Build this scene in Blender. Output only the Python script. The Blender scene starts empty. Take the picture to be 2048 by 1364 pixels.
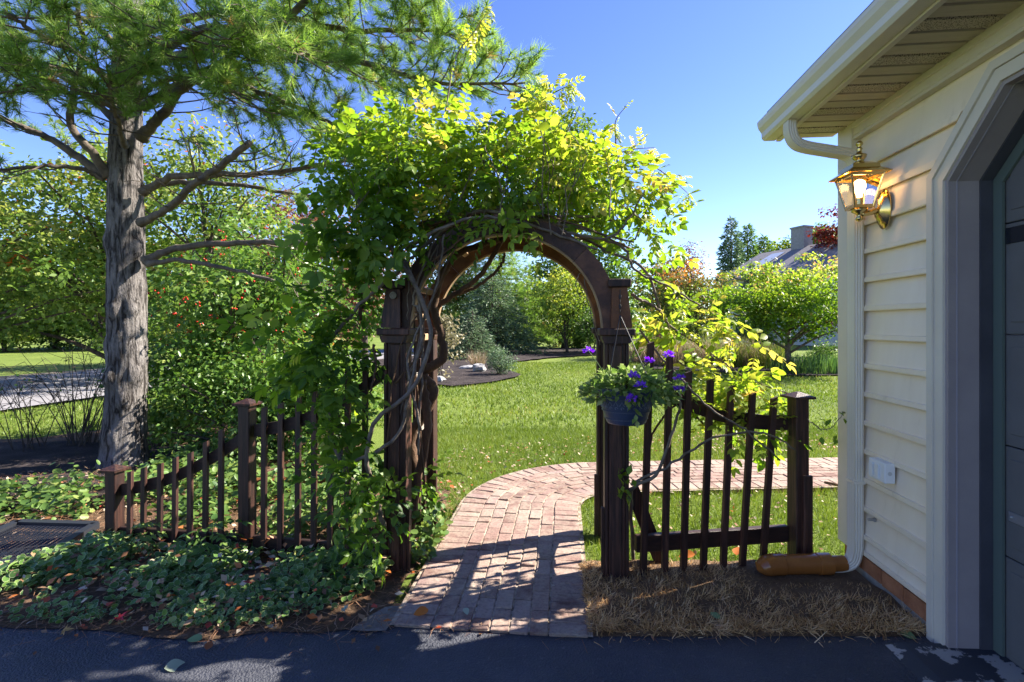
import bpy, math, random
import numpy as np
from mathutils import Vector, Matrix, noise as mnoise

rng = np.random.default_rng(11)
random.seed(11)
sc = bpy.context.scene
COL = sc.collection

# ------------------------------------------------------------------ camera, sky, sun, exposure
CAM_H, FPX, HOR = 1.585, 1024.0, 650.0           # eye height, focal length and horizon row of the 2048 px photo
cam_data = bpy.data.cameras.new('camera')
cam_data.lens, cam_data.sensor_width = 18.0, 36.0
cam_data.shift_y = (HOR - 682.0) / 2048.0
cam_data.clip_end = 600.0
cam = bpy.data.objects.new('camera', cam_data)
COL.objects.link(cam)
cam.location = (0, 0, CAM_H)
cam.rotation_euler = (math.radians(90), 0, 0)
sc.camera = cam

SUN_EL, SUN_AZ = math.radians(38), math.radians(70.5)     # azimuth clockwise from +Y
world = bpy.data.worlds.new('World')
sc.world = world
world.use_nodes = True
wn = world.node_tree
sky = wn.nodes.new('ShaderNodeTexSky')
sky.sky_type = 'NISHITA'
sky.sun_disc = False
sky.sun_elevation, sky.sun_rotation = SUN_EL, SUN_AZ
sky.air_density, sky.dust_density, sky.ozone_density = 0.95, 0.1, 3.5
bg = wn.nodes['Background']
bg.inputs['Strength'].default_value = 0.078
hsv = wn.nodes.new('ShaderNodeHueSaturation')
hsv.inputs['Saturation'].default_value = 1.16
hsv.inputs['Hue'].default_value = 0.522
wn.links.new(sky.outputs[0], hsv.inputs['Color'])
wn.links.new(hsv.outputs[0], bg.inputs['Color'])

sun_data = bpy.data.lights.new('sun', 'SUN')
sun_data.energy, sun_data.angle, sun_data.color = 4.6, math.radians(0.53), (1.0, 0.93, 0.82)
sun = bpy.data.objects.new('sun', sun_data)
COL.objects.link(sun)
sdir = Vector((math.sin(SUN_AZ) * math.cos(SUN_EL), math.cos(SUN_AZ) * math.cos(SUN_EL), math.sin(SUN_EL)))
sun.rotation_euler = sdir.to_track_quat('Z', 'Y').to_euler()
sun.location = (6, 4, 9)

sc.view_settings.view_transform = 'Standard'
sc.view_settings.look = 'None'
sc.view_settings.gamma = 1.0
sc.view_settings.exposure = 1.98
sc.render.engine = 'CYCLES'
sc.cycles.use_denoising = True
sc.cycles.max_bounces = 8
sc.cycles.diffuse_bounces = 4
sc.cycles.transmission_bounces = 6
sc.cycles.caustics_reflective = False
sc.cycles.caustics_refractive = False


def P(px, py, d):
    return np.array([(px - 1024.0) / FPX * d, d, CAM_H - (py - HOR) / FPX * d])


def G(px, py):
    d = CAM_H * FPX / (py - HOR)
    return np.array([(px - 1024.0) / FPX * d, d, 0.0])


# ------------------------------------------------------------------ materials
def nodes_of(name):
    m = bpy.data.materials.new(name)
    m.use_nodes = True
    nt = m.node_tree
    return m, nt, nt.nodes['Principled BSDF'], nt.nodes['Material Output']


def N(nt, kind, **kw):
    n = nt.nodes.new(kind)
    for k, v in kw.items():
        if k.startswith('i_'):
            n.inputs[k[2:].replace('_', ' ')].default_value = v
        else:
            setattr(n, k, v)
    return n


def ramp(nt, stops, interp='LINEAR'):
    r = nt.nodes.new('ShaderNodeValToRGB')
    cr = r.color_ramp
    cr.interpolation = interp
    while len(cr.elements) < len(stops):
        cr.elements.new(0.5)
    for e, (p, c) in zip(cr.elements, stops):
        e.position = p
        e.color = (*c, 1) if len(c) == 3 else c
    return r


def coords(nt, scale=(1, 1, 1), kind='Object'):
    tc = nt.nodes.new('ShaderNodeTexCoord')
    mp = nt.nodes.new('ShaderNodeMapping')
    mp.inputs['Scale'].default_value = scale
    nt.links.new(tc.outputs[kind], mp.inputs['Vector'])
    return mp.outputs['Vector']


def surf_mat(name, stops, scale=6.0, stretch=(1, 1, 1), rough=0.7, bump=0.2, bscale=None, detail=6.0, spec=0.3,
             metallic=0.0, kind='Object', objrand=0.0):
    """noise-coloured surface with a second noise as relief"""
    m, nt, b, out = nodes_of(name)
    v = coords(nt, stretch, kind)
    n1 = N(nt, 'ShaderNodeTexNoise', i_Scale=scale, i_Detail=detail, i_Roughness=0.62)
    nt.links.new(v, n1.inputs['Vector'])
    r = ramp(nt, stops)
    nt.links.new(n1.outputs['Fac'], r.inputs['Fac'])
    col = r.outputs['Color']
    if objrand:
        oi = nt.nodes.new('ShaderNodeObjectInfo')
        hs = nt.nodes.new('ShaderNodeHueSaturation')
        mr = N(nt, 'ShaderNodeMapRange')
        mr.inputs['To Min'].default_value = 1 - objrand
        mr.inputs['To Max'].default_value = 1 + objrand
        nt.links.new(oi.outputs['Random'], mr.inputs['Value'])
        nt.links.new(mr.outputs['Result'], hs.inputs['Value'])
        nt.links.new(col, hs.inputs['Color'])
        col = hs.outputs['Color']
    nt.links.new(col, b.inputs['Base Color'])
    n2 = N(nt, 'ShaderNodeTexNoise', i_Scale=bscale or scale * 5, i_Detail=4.0, i_Roughness=0.65)
    nt.links.new(v, n2.inputs['Vector'])
    if bump:
        bp = N(nt, 'ShaderNodeBump', i_Strength=bump, i_Distance=0.02)
        nt.links.new(n2.outputs['Fac'], bp.inputs['Height'])
        nt.links.new(bp.outputs['Normal'], b.inputs['Normal'])
    rr = N(nt, 'ShaderNodeMapRange')
    rr.inputs['To Min'].default_value = max(0.02, rough - 0.12)
    rr.inputs['To Max'].default_value = min(1, rough + 0.12)
    nt.links.new(n2.outputs['Fac'], rr.inputs['Value'])
    nt.links.new(rr.outputs['Result'], b.inputs['Roughness'])
    b.inputs['Specular IOR Level'].default_value = spec
    b.inputs['Metallic'].default_value = metallic
    return m


def leaf_mat(name, stops, trans=0.45, rough=0.45, spec=0.35, edge=None):
    """leaf: colour by the per-leaf attribute 'rnd'; thin, so light passes through"""
    m, nt, b, out = nodes_of(name)
    at = N(nt, 'ShaderNodeAttribute', attribute_name='rnd')
    r = ramp(nt, stops)
    nt.links.new(at.outputs['Fac'], r.inputs['Fac'])
    col = r.outputs['Color']
    if edge:
        ae = N(nt, 'ShaderNodeAttribute', attribute_name='edge')
        mx = N(nt, 'ShaderNodeMix', data_type='RGBA')
        er = ramp(nt, [(0.62, (0, 0, 0)), (0.85, (1, 1, 1))])
        nt.links.new(ae.outputs['Fac'], er.inputs['Fac'])
        nt.links.new(er.outputs['Color'], mx.inputs[0])
        nt.links.new(col, mx.inputs[6])
        mx.inputs[7].default_value = (*edge, 1)
        col = mx.outputs[2]
    nt.links.new(col, b.inputs['Base Color'])
    b.inputs['Roughness'].default_value = rough
    b.inputs['Specular IOR Level'].default_value = spec
    tl = nt.nodes.new('ShaderNodeBsdfTranslucent')
    hs = N(nt, 'ShaderNodeHueSaturation', i_Hue=0.49, i_Saturation=1.1, i_Value=1.35)
    nt.links.new(col, hs.inputs['Color'])
    nt.links.new(hs.outputs['Color'], tl.inputs['Color'])
    mixs = nt.nodes.new('ShaderNodeMixShader')
    mixs.inputs[0].default_value = trans
    nt.links.new(b.outputs[0], mixs.inputs[1])
    nt.links.new(tl.outputs[0], mixs.inputs[2])
    nt.links.new(mixs.outputs[0], out.inputs['Surface'])
    return m


def plain(name, col, rough=0.5, metallic=0.0, spec=0.4):
    m, nt, b, out = nodes_of(name)
    b.inputs['Base Color'].default_value = (*col, 1)
    b.inputs['Roughness'].default_value = rough
    b.inputs['Metallic'].default_value = metallic
    b.inputs['Specular IOR Level'].default_value = spec
    return m


M = {}
M['wood'] = surf_mat('dark stained wood', [(0.28, (0.014, 0.008, 0.008)), (0.5, (0.045, 0.020, 0.015)), (0.72, (0.115, 0.048, 0.032))],
                     scale=9, stretch=(6, 6, 0.35), rough=0.5, bump=0.25, objrand=.35, bscale=30, spec=0.35)
M['woodx'] = surf_mat('dark stained rail wood', [(0.25, (0.014, 0.009, 0.008)), (0.6, (0.038, 0.018, 0.013)), (0.85, (0.08, 0.034, 0.022))],
                      scale=9, stretch=(0.4, 6, 6), rough=0.52, bump=0.25, objrand=.35, bscale=30)
M['wood_arch'] = surf_mat('brown arch wood', [(0.28, (0.022, 0.012, 0.010)), (0.5, (0.065, 0.029, 0.019)), (0.75, (0.15, 0.064, 0.032))],
                          scale=4, stretch=(2, 6, 2), rough=0.5, bump=0.25, objrand=.35, bscale=30)
M['wood_back'] = surf_mat('orange brown cedar', [(0.25, (0.07, 0.028, 0.012)), (0.55, (0.17, 0.065, 0.022)), (0.85, (0.26, 0.115, 0.045))],
                          scale=4, stretch=(2, 6, 2), rough=0.5, bump=0.2, bscale=30)
M['wood_grey'] = surf_mat('weathered grey wood', [(0.3, (0.20, 0.17, 0.14)), (0.7, (0.40, 0.36, 0.30))], scale=8, stretch=(5, 5, 1), rough=0.8)
M['tan_wood'] = surf_mat('tan wood lip', [(0.3, (0.24, 0.15, 0.08)), (0.7, (0.42, 0.28, 0.16))], scale=8, rough=0.6)
M['siding'] = surf_mat('cream vinyl siding', [(0.22, (0.70, 0.58, 0.43)), (0.38, (0.83, 0.70, 0.535)), (0.7, (0.87, 0.745, 0.58))], scale=5, stretch=(2, 2, .5), rough=0.5, bump=0.05, bscale=60, spec=0.3)
M['trim'] = surf_mat('beige trim', [(0.3, (0.62, 0.555, 0.46)), (0.7, (0.67, 0.605, 0.51))], scale=3, rough=0.45, bump=0.04, bscale=50)
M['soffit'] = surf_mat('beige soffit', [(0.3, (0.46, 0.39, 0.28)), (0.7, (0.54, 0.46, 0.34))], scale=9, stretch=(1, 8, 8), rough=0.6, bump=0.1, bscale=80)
M['gutter'] = surf_mat('beige aluminium', [(0.3, (0.64, 0.58, 0.475)), (0.7, (0.69, 0.63, 0.52))], scale=3, rough=0.38, bump=0.03, bscale=40, spec=0.5)
M['jamb'] = surf_mat('mauve grey paint', [(0.3, (0.30, 0.255, 0.255)), (0.7, (0.35, 0.30, 0.295))], scale=5, rough=0.5, bump=0.12, bscale=50)
M['jamb_dark'] = surf_mat('dark navy paint', [(0.3, (0.05, 0.05, 0.062)), (0.7, (0.075, 0.075, 0.09))], scale=5, rough=0.5, bump=0.1)
M['jamb_highlight'] = plain('pale mauve highlight', (0.34, 0.31, 0.34), 0.5)  # paler jamb tone, stands in for light catching a groove
M['seal'] = plain('green grey seal', (0.10, 0.13, 0.115), 0.5)
M['door'] = surf_mat('grey garage door', [(0.3, (0.125, 0.122, 0.12)), (0.7, (0.15, 0.147, 0.145))], scale=4, rough=0.5, bump=0.05, bscale=60)
M['glass_dark'] = plain('dark door glass', (0.012, 0.014, 0.02), 0.08, 0, 0.6)
M['roof'] = surf_mat('grey shingles', [(0.3, (0.06, 0.055, 0.055)), (0.7, (0.13, 0.12, 0.115))], scale=12, rough=0.9, bump=0.5)
M['steel'] = plain('galvanised steel', (0.45, 0.46, 0.48), 0.4, 0.8)
M['fbrick'] = surf_mat('orange foundation brick', [(0.3, (0.25, 0.095, 0.045)), (0.7, (0.40, 0.17, 0.085))], scale=14, rough=0.85, bump=0.4, objrand=0.15)
M['mortar'] = surf_mat('grey mortar', [(0.3, (0.28, 0.25, 0.22)), (0.7, (0.40, 0.37, 0.33))], scale=20, rough=0.9, bump=0.4)
def brick_mat():
    m, nt, b, out = nodes_of('worn path brick')
    tc = nt.nodes.new('ShaderNodeTexCoord')
    geo = nt.nodes.new('ShaderNodeNewGeometry')
    oi = nt.nodes.new('ShaderNodeObjectInfo')
    n1 = N(nt, 'ShaderNodeTexNoise', i_Scale=2.2, i_Detail=5.0, i_Roughness=0.6)
    n2 = N(nt, 'ShaderNodeTexNoise', i_Scale=45.0, i_Detail=6.0, i_Roughness=0.7)
    n4 = N(nt, 'ShaderNodeTexNoise', i_Scale=14.0, i_Detail=5.0, i_Roughness=0.65)
    for n in (n1, n2, n4):
        nt.links.new(geo.outputs['Position'], n.inputs['Vector'])
    base = ramp(nt, [(0.0, (0.17, 0.098, 0.08)), (0.35, (0.25, 0.155, 0.128)), (0.6, (0.30, 0.20, 0.166)), (0.8, (0.36, 0.26, 0.215)), (1.0, (0.24, 0.16, 0.145))])
    nt.links.new(oi.outputs['Random'], base.inputs['Fac'])
    dirt = ramp(nt, [(0.42, (0, 0, 0)), (0.66, (1, 1, 1))])
    mxn = N(nt, 'ShaderNodeMix', data_type='FLOAT', i_Factor=0.5)
    nt.links.new(n1.outputs['Fac'], mxn.inputs[2])
    nt.links.new(n4.outputs['Fac'], mxn.inputs[3])
    nt.links.new(mxn.outputs[0], dirt.inputs['Fac'])
    mx = N(nt, 'ShaderNodeMix', data_type='RGBA')
    nt.links.new(dirt.outputs['Color'], mx.inputs[0])
    nt.links.new(base.outputs['Color'], mx.inputs[6])
    mx.inputs[7].default_value = (0.37, 0.30, 0.235, 1)
    sp = ramp(nt, [(0.35, (0.62, 0.62, 0.62)), (0.55, (1, 1, 1))])
    nt.links.new(n2.outputs['Fac'], sp.inputs['Fac'])
    mul = N(nt, 'ShaderNodeMix', data_type='RGBA', blend_type='MULTIPLY', i_Factor=0.8)
    nt.links.new(mx.outputs[2], mul.inputs[6])
    nt.links.new(sp.outputs['Color'], mul.inputs[7])
    nt.links.new(mul.outputs[2], b.inputs['Base Color'])
    bp = N(nt, 'ShaderNodeBump', i_Strength=0.5, i_Distance=0.012)
    nt.links.new(n2.outputs['Fac'], bp.inputs['Height'])
    nt.links.new(bp.outputs['Normal'], b.inputs['Normal'])
    b.inputs['Roughness'].default_value = 0.9
    b.inputs['Specular IOR Level'].default_value = 0.2
    return m


M['pbrick'] = brick_mat()
M['sand'] = surf_mat('sandy joint', [(0.35, (0.10, 0.065, 0.045)), (0.5, (0.34, 0.27, 0.20)), (0.7, (0.48, 0.41, 0.33))], scale=22, rough=0.95, bump=0.5)
M['brass'] = plain('polished brass', (0.60, 0.45, 0.19), 0.2, 1.0)
M['pvc'] = surf_mat('glossy brown pipe', [(0.3, (0.22, 0.075, 0.018)), (0.7, (0.33, 0.125, 0.03))], scale=4, rough=0.2, bump=0.05, bscale=20, spec=0.5)
M['white_box'] = plain('white plastic', (0.75, 0.75, 0.74), 0.35)
M['pot'] = surf_mat('dark blue resin pot', [(0.3, (0.028, 0.040, 0.085)), (0.7, (0.042, 0.060, 0.12))], scale=10, rough=0.38, bump=0.1, bscale=60, spec=0.5)
M['pot_relief'] = plain('pale pot relief', (0.16, 0.19, 0.28), 0.45)
M['soil'] = surf_mat('potting soil', [(0.3, (0.02, 0.014, 0.01)), (0.7, (0.05, 0.035, 0.025))], scale=40, rough=0.95, bump=0.6)
M['cord'] = plain('black cord', (0.02, 0.02, 0.022), 0.5)
M['black_metal'] = plain('black metal', (0.018, 0.02, 0.026), 0.45, 0.0, 0.5)
M['vine'] = surf_mat('grey brown vine bark', [(0.3, (0.10, 0.075, 0.055)), (0.6, (0.20, 0.16, 0.125)), (0.8, (0.30, 0.255, 0.21))], scale=18, rough=0.85, bump=0.4, bscale=50)
M['vine_brown'] = surf_mat('brown vine bark', [(0.3, (0.06, 0.035, 0.02)), (0.7, (0.16, 0.09, 0.05))], scale=14, stretch=(1, 1, .4), rough=0.85, bump=0.5)
M['bark'] = surf_mat('dark tree bark', [(0.3, (0.035, 0.027, 0.02)), (0.7, (0.11, 0.085, 0.065))], scale=8, stretch=(3, 3, 0.6), rough=0.9, bump=0.6)
M['pine_limb'] = surf_mat('pine limb bark', [(0.3, (0.07, 0.055, 0.042)), (0.6, (0.15, 0.12, 0.095)), (0.8, (0.25, 0.21, 0.17))], scale=12, rough=0.9, bump=0.5)
M['berry'] = plain('red berry', (0.55, 0.03, 0.015), 0.25)
M['flower'] = leaf_mat('purple petals', [(0, (0.16, 0.03, 0.52)), (0.6, (0.27, 0.07, 0.70)), (1, (0.45, 0.20, 0.82))], 0.4)
M['rock'] = surf_mat('pale rock', [(0.3, (0.20, 0.19, 0.18)), (0.7, (0.46, 0.45, 0.44))], scale=6, rough=0.9, bump=0.5)
M['house_wall'] = plain('far cream wall', (0.62, 0.60, 0.54), 0.7)
M['house_roof'] = surf_mat('far grey roof', [(0.3, (0.15, 0.14, 0.145)), (0.7, (0.24, 0.225, 0.225))], scale=6, rough=0.9, bump=0.3)
M['shutter'] = plain('dark shutter', (0.03, 0.035, 0.05), 0.5)
M['pane'] = plain('window pane', (0.05, 0.06, 0.08), 0.08, 0, 0.7)
M['chimney'] = surf_mat('grey chimney stucco', [(0.3, (0.20, 0.19, 0.19)), (0.7, (0.30, 0.29, 0.29))], scale=6, rough=0.9)
M['skylight'] = plain('pale roof panel', (0.40, 0.43, 0.47), 0.3)

# leaves
M['wisteria'] = leaf_mat('wisteria leaf', [(0, (0.075, 0.16, 0.026)), (0.35, (0.165, 0.285, 0.036)), (0.6, (0.27, 0.37, 0.052)), (0.82, (0.44, 0.44, 0.08)), (1, (0.56, 0.41, 0.11))], 0.6, 0.42)
M['needle'] = leaf_mat('pine needle', [(0, (0.09, 0.18, 0.035)), (0.5, (0.19, 0.32, 0.06)), (0.92, (0.32, 0.43, 0.12)), (1, (0.36, 0.24, 0.10))], 0.48, 0.4)
M['cover'] = leaf_mat('variegated leaf', [(0, (0.065, 0.14, 0.035)), (0.5, (0.12, 0.225, 0.05)), (0.8, (0.20, 0.31, 0.07)), (1, (0.36, 0.37, 0.12))], 0.3, 0.4, 0.3, edge=(0.46, 0.52, 0.28))
M['plain_cover'] = leaf_mat('green ground leaf', [(0, (0.05, 0.11, 0.025)), (0.6, (0.12, 0.21, 0.045)), (1, (0.25, 0.31, 0.08))], 0.35)
M['grass'] = leaf_mat('grass blade', [(0, (0.07, 0.12, 0.018)), (0.5, (0.13, 0.20, 0.028)), (0.85, (0.22, 0.27, 0.05)), (1, (0.38, 0.33, 0.13))], 0.35, 0.5)
M['dry_grass'] = leaf_mat('dry grass blade', [(0, (0.30, 0.16, 0.06)), (0.5, (0.62, 0.41, 0.19)), (1, (0.80, 0.63, 0.39))], 0.3, 0.7, 0.2)
M['litter'] = leaf_mat('fallen leaf', [(0, (0.10, 0.05, 0.025)), (0.35, (0.26, 0.12, 0.05)), (0.55, (0.42, 0.30, 0.18)), (0.75, (0.50, 0.43, 0.33)), (0.9, (0.50, 0.15, 0.03)), (1, (0.40, 0.05, 0.03))], 0.2, 0.6)
M['straw'] = leaf_mat('pine straw', [(0, (0.16, 0.07, 0.03)), (0.6, (0.36, 0.17, 0.08)), (1, (0.50, 0.32, 0.19))], 0.1, 0.7)
M['maple_g'] = leaf_mat('yellow green maple leaf', [(0, (0.06, 0.13, 0.02)), (0.45, (0.15, 0.24, 0.04)), (0.8, (0.31, 0.35, 0.09)), (0.95, (0.42, 0.36, 0.12)), (0.96, (0.6, 0.12, 0.02)), (1, (0.65, 0.16, 0.03))], 0.5)
M['shrub_g'] = leaf_mat('shrub leaf', [(0, (0.055, 0.125, 0.025)), (0.5, (0.125, 0.235, 0.042)), (0.9, (0.25, 0.34, 0.08)), (1, (0.36, 0.36, 0.10))], 0.45, 0.35)
M['far_g'] = leaf_mat('far green leaf', [(0, (0.045, 0.095, 0.02)), (0.5, (0.09, 0.17, 0.032)), (1, (0.20, 0.27, 0.06))], 0.45)
M['far_y'] = leaf_mat('far yellow green leaf', [(0, (0.08, 0.15, 0.03)), (0.5, (0.19, 0.28, 0.045)), (1, (0.46, 0.46, 0.09))], 0.5)
M['far_o'] = leaf_mat('green and orange leaf', [(0, (0.05, 0.10, 0.02)), (0.5, (0.11, 0.16, 0.03)), (0.75, (0.30, 0.22, 0.06)), (1, (0.48, 0.18, 0.05))], 0.4)
M['far_b'] = leaf_mat('brown autumn leaf', [(0, (0.10, 0.05, 0.03)), (0.6, (0.22, 0.11, 0.06)), (1, (0.38, 0.20, 0.10))], 0.35)
M['far_r'] = leaf_mat('dark red leaf', [(0, (0.07, 0.018, 0.014)), (0.6, (0.18, 0.04, 0.022)), (1, (0.32, 0.09, 0.035))], 0.35)
M['spruce'] = leaf_mat('blue green needles', [(0, (0.055, 0.10, 0.045)), (0.6, (0.125, 0.20, 0.095)), (1, (0.24, 0.33, 0.17))], 0.25)
M['pale_leaf'] = leaf_mat('pale tan leaf', [(0, (0.11, 0.12, 0.05)), (0.6, (0.25, 0.22, 0.12)), (1, (0.42, 0.36, 0.23))], 0.35)
M['dogwood'] = leaf_mat('dogwood leaf', [(0, (0.08, 0.16, 0.02)), (0.55, (0.18, 0.30, 0.035)), (0.82, (0.32, 0.38, 0.07)), (0.95, (0.46, 0.33, 0.12)), (1, (0.55, 0.30, 0.13))], 0.55)
M['plume'] = leaf_mat('grass plume', [(0, (0.16, 0.16, 0.06)), (0.5, (0.28, 0.23, 0.13)), (1, (0.42, 0.29, 0.22))], 0.3)
M['iris'] = leaf_mat('upright iris leaf', [(0, (0.04, 0.10, 0.025)), (1, (0.11, 0.20, 0.05))], 0.3)
M['herb'] = leaf_mat('verbena leaf', [(0, (0.09, 0.17, 0.04)), (0.6, (0.20, 0.31, 0.08)), (1, (0.36, 0.43, 0.18))], 0.5)

# ground materials
def ground_mat(name, stops, fine, bump, big=0.35, rough=0.95, extra=None):
    m, nt, b, out = nodes_of(name)
    v = coords(nt, (1, 1, 1))
    n1 = N(nt, 'ShaderNodeTexNoise', i_Scale=big, i_Detail=5.0, i_Roughness=0.6)
    n2 = N(nt, 'ShaderNodeTexNoise', i_Scale=fine, i_Detail=6.0, i_Roughness=0.7)
    for n in (n1, n2):
        nt.links.new(v, n.inputs['Vector'])
    ad = N(nt, 'ShaderNodeMath', operation='MULTIPLY_ADD')
    nt.links.new(n1.outputs['Fac'], ad.inputs[0])
    ad.inputs[1].default_value = 0.5
    ml = N(nt, 'ShaderNodeMath', operation='MULTIPLY')
    nt.links.new(n2.outputs['Fac'], ml.inputs[0])
    ml.inputs[1].default_value = 0.5
    nt.links.new(ml.outputs[0], ad.inputs[2])
    r = ramp(nt, stops)
    nt.links.new(ad.outputs[0], r.inputs['Fac'])
    nt.links.new(r.outputs['Color'], b.inputs['Base Color'])
    bp = N(nt, 'ShaderNodeBump', i_Strength=bump, i_Distance=0.03)
    nt.links.new(n2.outputs['Fac'], bp.inputs['Height'])
    nt.links.new(bp.outputs['Normal'], b.inputs['Normal'])
    b.inputs['Roughness'].default_value = rough
    b.inputs['Specular IOR Level'].default_value = 0.15
    return m


M['lawn'] = ground_mat('lawn', [(0.3, (0.075, 0.10, 0.022)), (0.5, (0.13, 0.18, 0.032)), (0.68, (0.20, 0.235, 0.055))], 45, 0.8)
def asphalt_mat():
    m, nt, b, out = nodes_of('sealed asphalt')
    v = coords(nt)
    big = N(nt, 'ShaderNodeTexNoise', i_Scale=1.7, i_Detail=7.0, i_Roughness=0.68)
    fine = N(nt, 'ShaderNodeTexNoise', i_Scale=170.0, i_Detail=3.0, i_Roughness=0.6)
    mid = N(nt, 'ShaderNodeTexNoise', i_Scale=26.0, i_Detail=8.0, i_Roughness=0.75)
    vo = N(nt, 'ShaderNodeTexVoronoi', i_Scale=95.0)
    for n in (big, fine, mid, vo):
        nt.links.new(v, n.inputs['Vector'])
    base = ramp(nt, [(0.3, (0.028, 0.031, 0.042)), (0.55, (0.050, 0.053, 0.068)), (0.75, (0.085, 0.086, 0.096))])
    nt.links.new(big.outputs['Fac'], base.inputs['Fac'])
    sp = ramp(nt, [(0.58, (0, 0, 0)), (0.70, (1, 1, 1))])
    nt.links.new(mid.outputs['Fac'], sp.inputs['Fac'])
    st = ramp(nt, [(0.0, (1, 1, 1)), (0.10, (0.6, 0.6, 0.6)), (0.24, (0, 0, 0))])
    nt.links.new(vo.outputs['Distance'], st.inputs['Fac'])
    mul = N(nt, 'ShaderNodeMath', operation='MULTIPLY_ADD')
    nt.links.new(st.outputs['Color'], mul.inputs[0])
    mul.inputs[1].default_value = 0.30
    ms = N(nt, 'ShaderNodeMath', operation='MULTIPLY')
    nt.links.new(sp.outputs['Color'], ms.inputs[0])
    ms.inputs[1].default_value = 0.55
    nt.links.new(ms.outputs[0], mul.inputs[2])
    mx = N(nt, 'ShaderNodeMix', data_type='RGBA')
    nt.links.new(mul.outputs[0], mx.inputs[0])
    nt.links.new(base.outputs['Color'], mx.inputs[6])
    mx.inputs[7].default_value = (0.20, 0.20, 0.205, 1)
    nt.links.new(mx.outputs[2], b.inputs['Base Color'])
    bp = N(nt, 'ShaderNodeBump', i_Strength=0.8, i_Distance=0.008)
    ad = N(nt, 'ShaderNodeMath', operation='SUBTRACT')
    nt.links.new(fine.outputs['Fac'], ad.inputs[0])
    nt.links.new(vo.outputs['Distance'], ad.inputs[1])
    nt.links.new(ad.outputs[0], bp.inputs['Height'])
    nt.links.new(bp.outputs['Normal'], b.inputs['Normal'])
    b.inputs['Roughness'].default_value = 0.6
    b.inputs['Specular IOR Level'].default_value = 0.45
    return m


M['asphalt'] = asphalt_mat()
M['road'] = ground_mat('grey road', [(0.3, (0.20, 0.19, 0.195)), (0.7, (0.28, 0.27, 0.275))], 60, 0.2)
M['verge'] = ground_mat('dry verge', [(0.3, (0.26, 0.20, 0.12)), (0.7, (0.42, 0.34, 0.23))], 40, 0.4)
M['mulch'] = ground_mat('dark mulch', [(0.3, (0.016, 0.013, 0.013)), (0.5, (0.040, 0.032, 0.031)), (0.68, (0.10, 0.08, 0.075))], 60, 1.0, big=3)
M['dirt'] = ground_mat('litter strewn soil', [(0.3, (0.045, 0.028, 0.018)), (0.5, (0.12, 0.075, 0.045)), (0.7, (0.26, 0.16, 0.10))], 40, 1.0, big=2)
M['straw_soil'] = ground_mat('dead turf soil', [(0.3, (0.10, 0.06, 0.035)), (0.6, (0.26, 0.17, 0.10))], 60, 1.0, big=3)
M['concrete'] = ground_mat('pale concrete', [(0.3, (0.10, 0.08, 0.065)), (0.5, (0.19, 0.165, 0.14)), (0.7, (0.28, 0.25, 0.22))], 40, 0.5, big=4)


def peeling():
    m, nt, b, out = nodes_of('concrete with peeling dark paint')
    v = coords(nt)
    n1 = N(nt, 'ShaderNodeTexNoise', i_Scale=7.0, i_Detail=8.0, i_Roughness=0.65)
    nt.links.new(v, n1.inputs['Vector'])
    r = ramp(nt, [(0.52, (0.03, 0.034, 0.045)), (0.545, (0.36, 0.33, 0.30))])
    nt.links.new(n1.outputs['Fac'], r.inputs['Fac'])
    nt.links.new(r.outputs['Color'], b.inputs['Base Color'])
    b.inputs['Roughness'].default_value = 0.7
    bp = N(nt, 'ShaderNodeBump', i_Strength=0.3, i_Distance=0.01)
    nt.links.new(r.outputs['Color'], bp.inputs['Height'])
    bp.invert = False
    nt.links.new(bp.outputs['Normal'], b.inputs['Normal'])
    return m


M['peeling'] = peeling()


def perforated():
    m = M['soffit'].copy()
    m.name = 'perforated soffit'
    nt = m.node_tree
    b = nt.nodes['Principled BSDF']
    v = coords(nt, (1, 1, 1))
    w = N(nt, 'ShaderNodeTexVoronoi', i_Scale=150.0)
    nt.links.new(v, w.inputs['Vector'])
    r = ramp(nt, [(0.30, (0.06, 0.05, 0.035)), (0.42, (0.50, 0.42, 0.31))])
    nt.links.new(w.outputs['Distance'], r.inputs['Fac'])
    nt.links.new(r.outputs['Color'], b.inputs['Base Color'])
    return m


M['perf'] = perforated()


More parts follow.
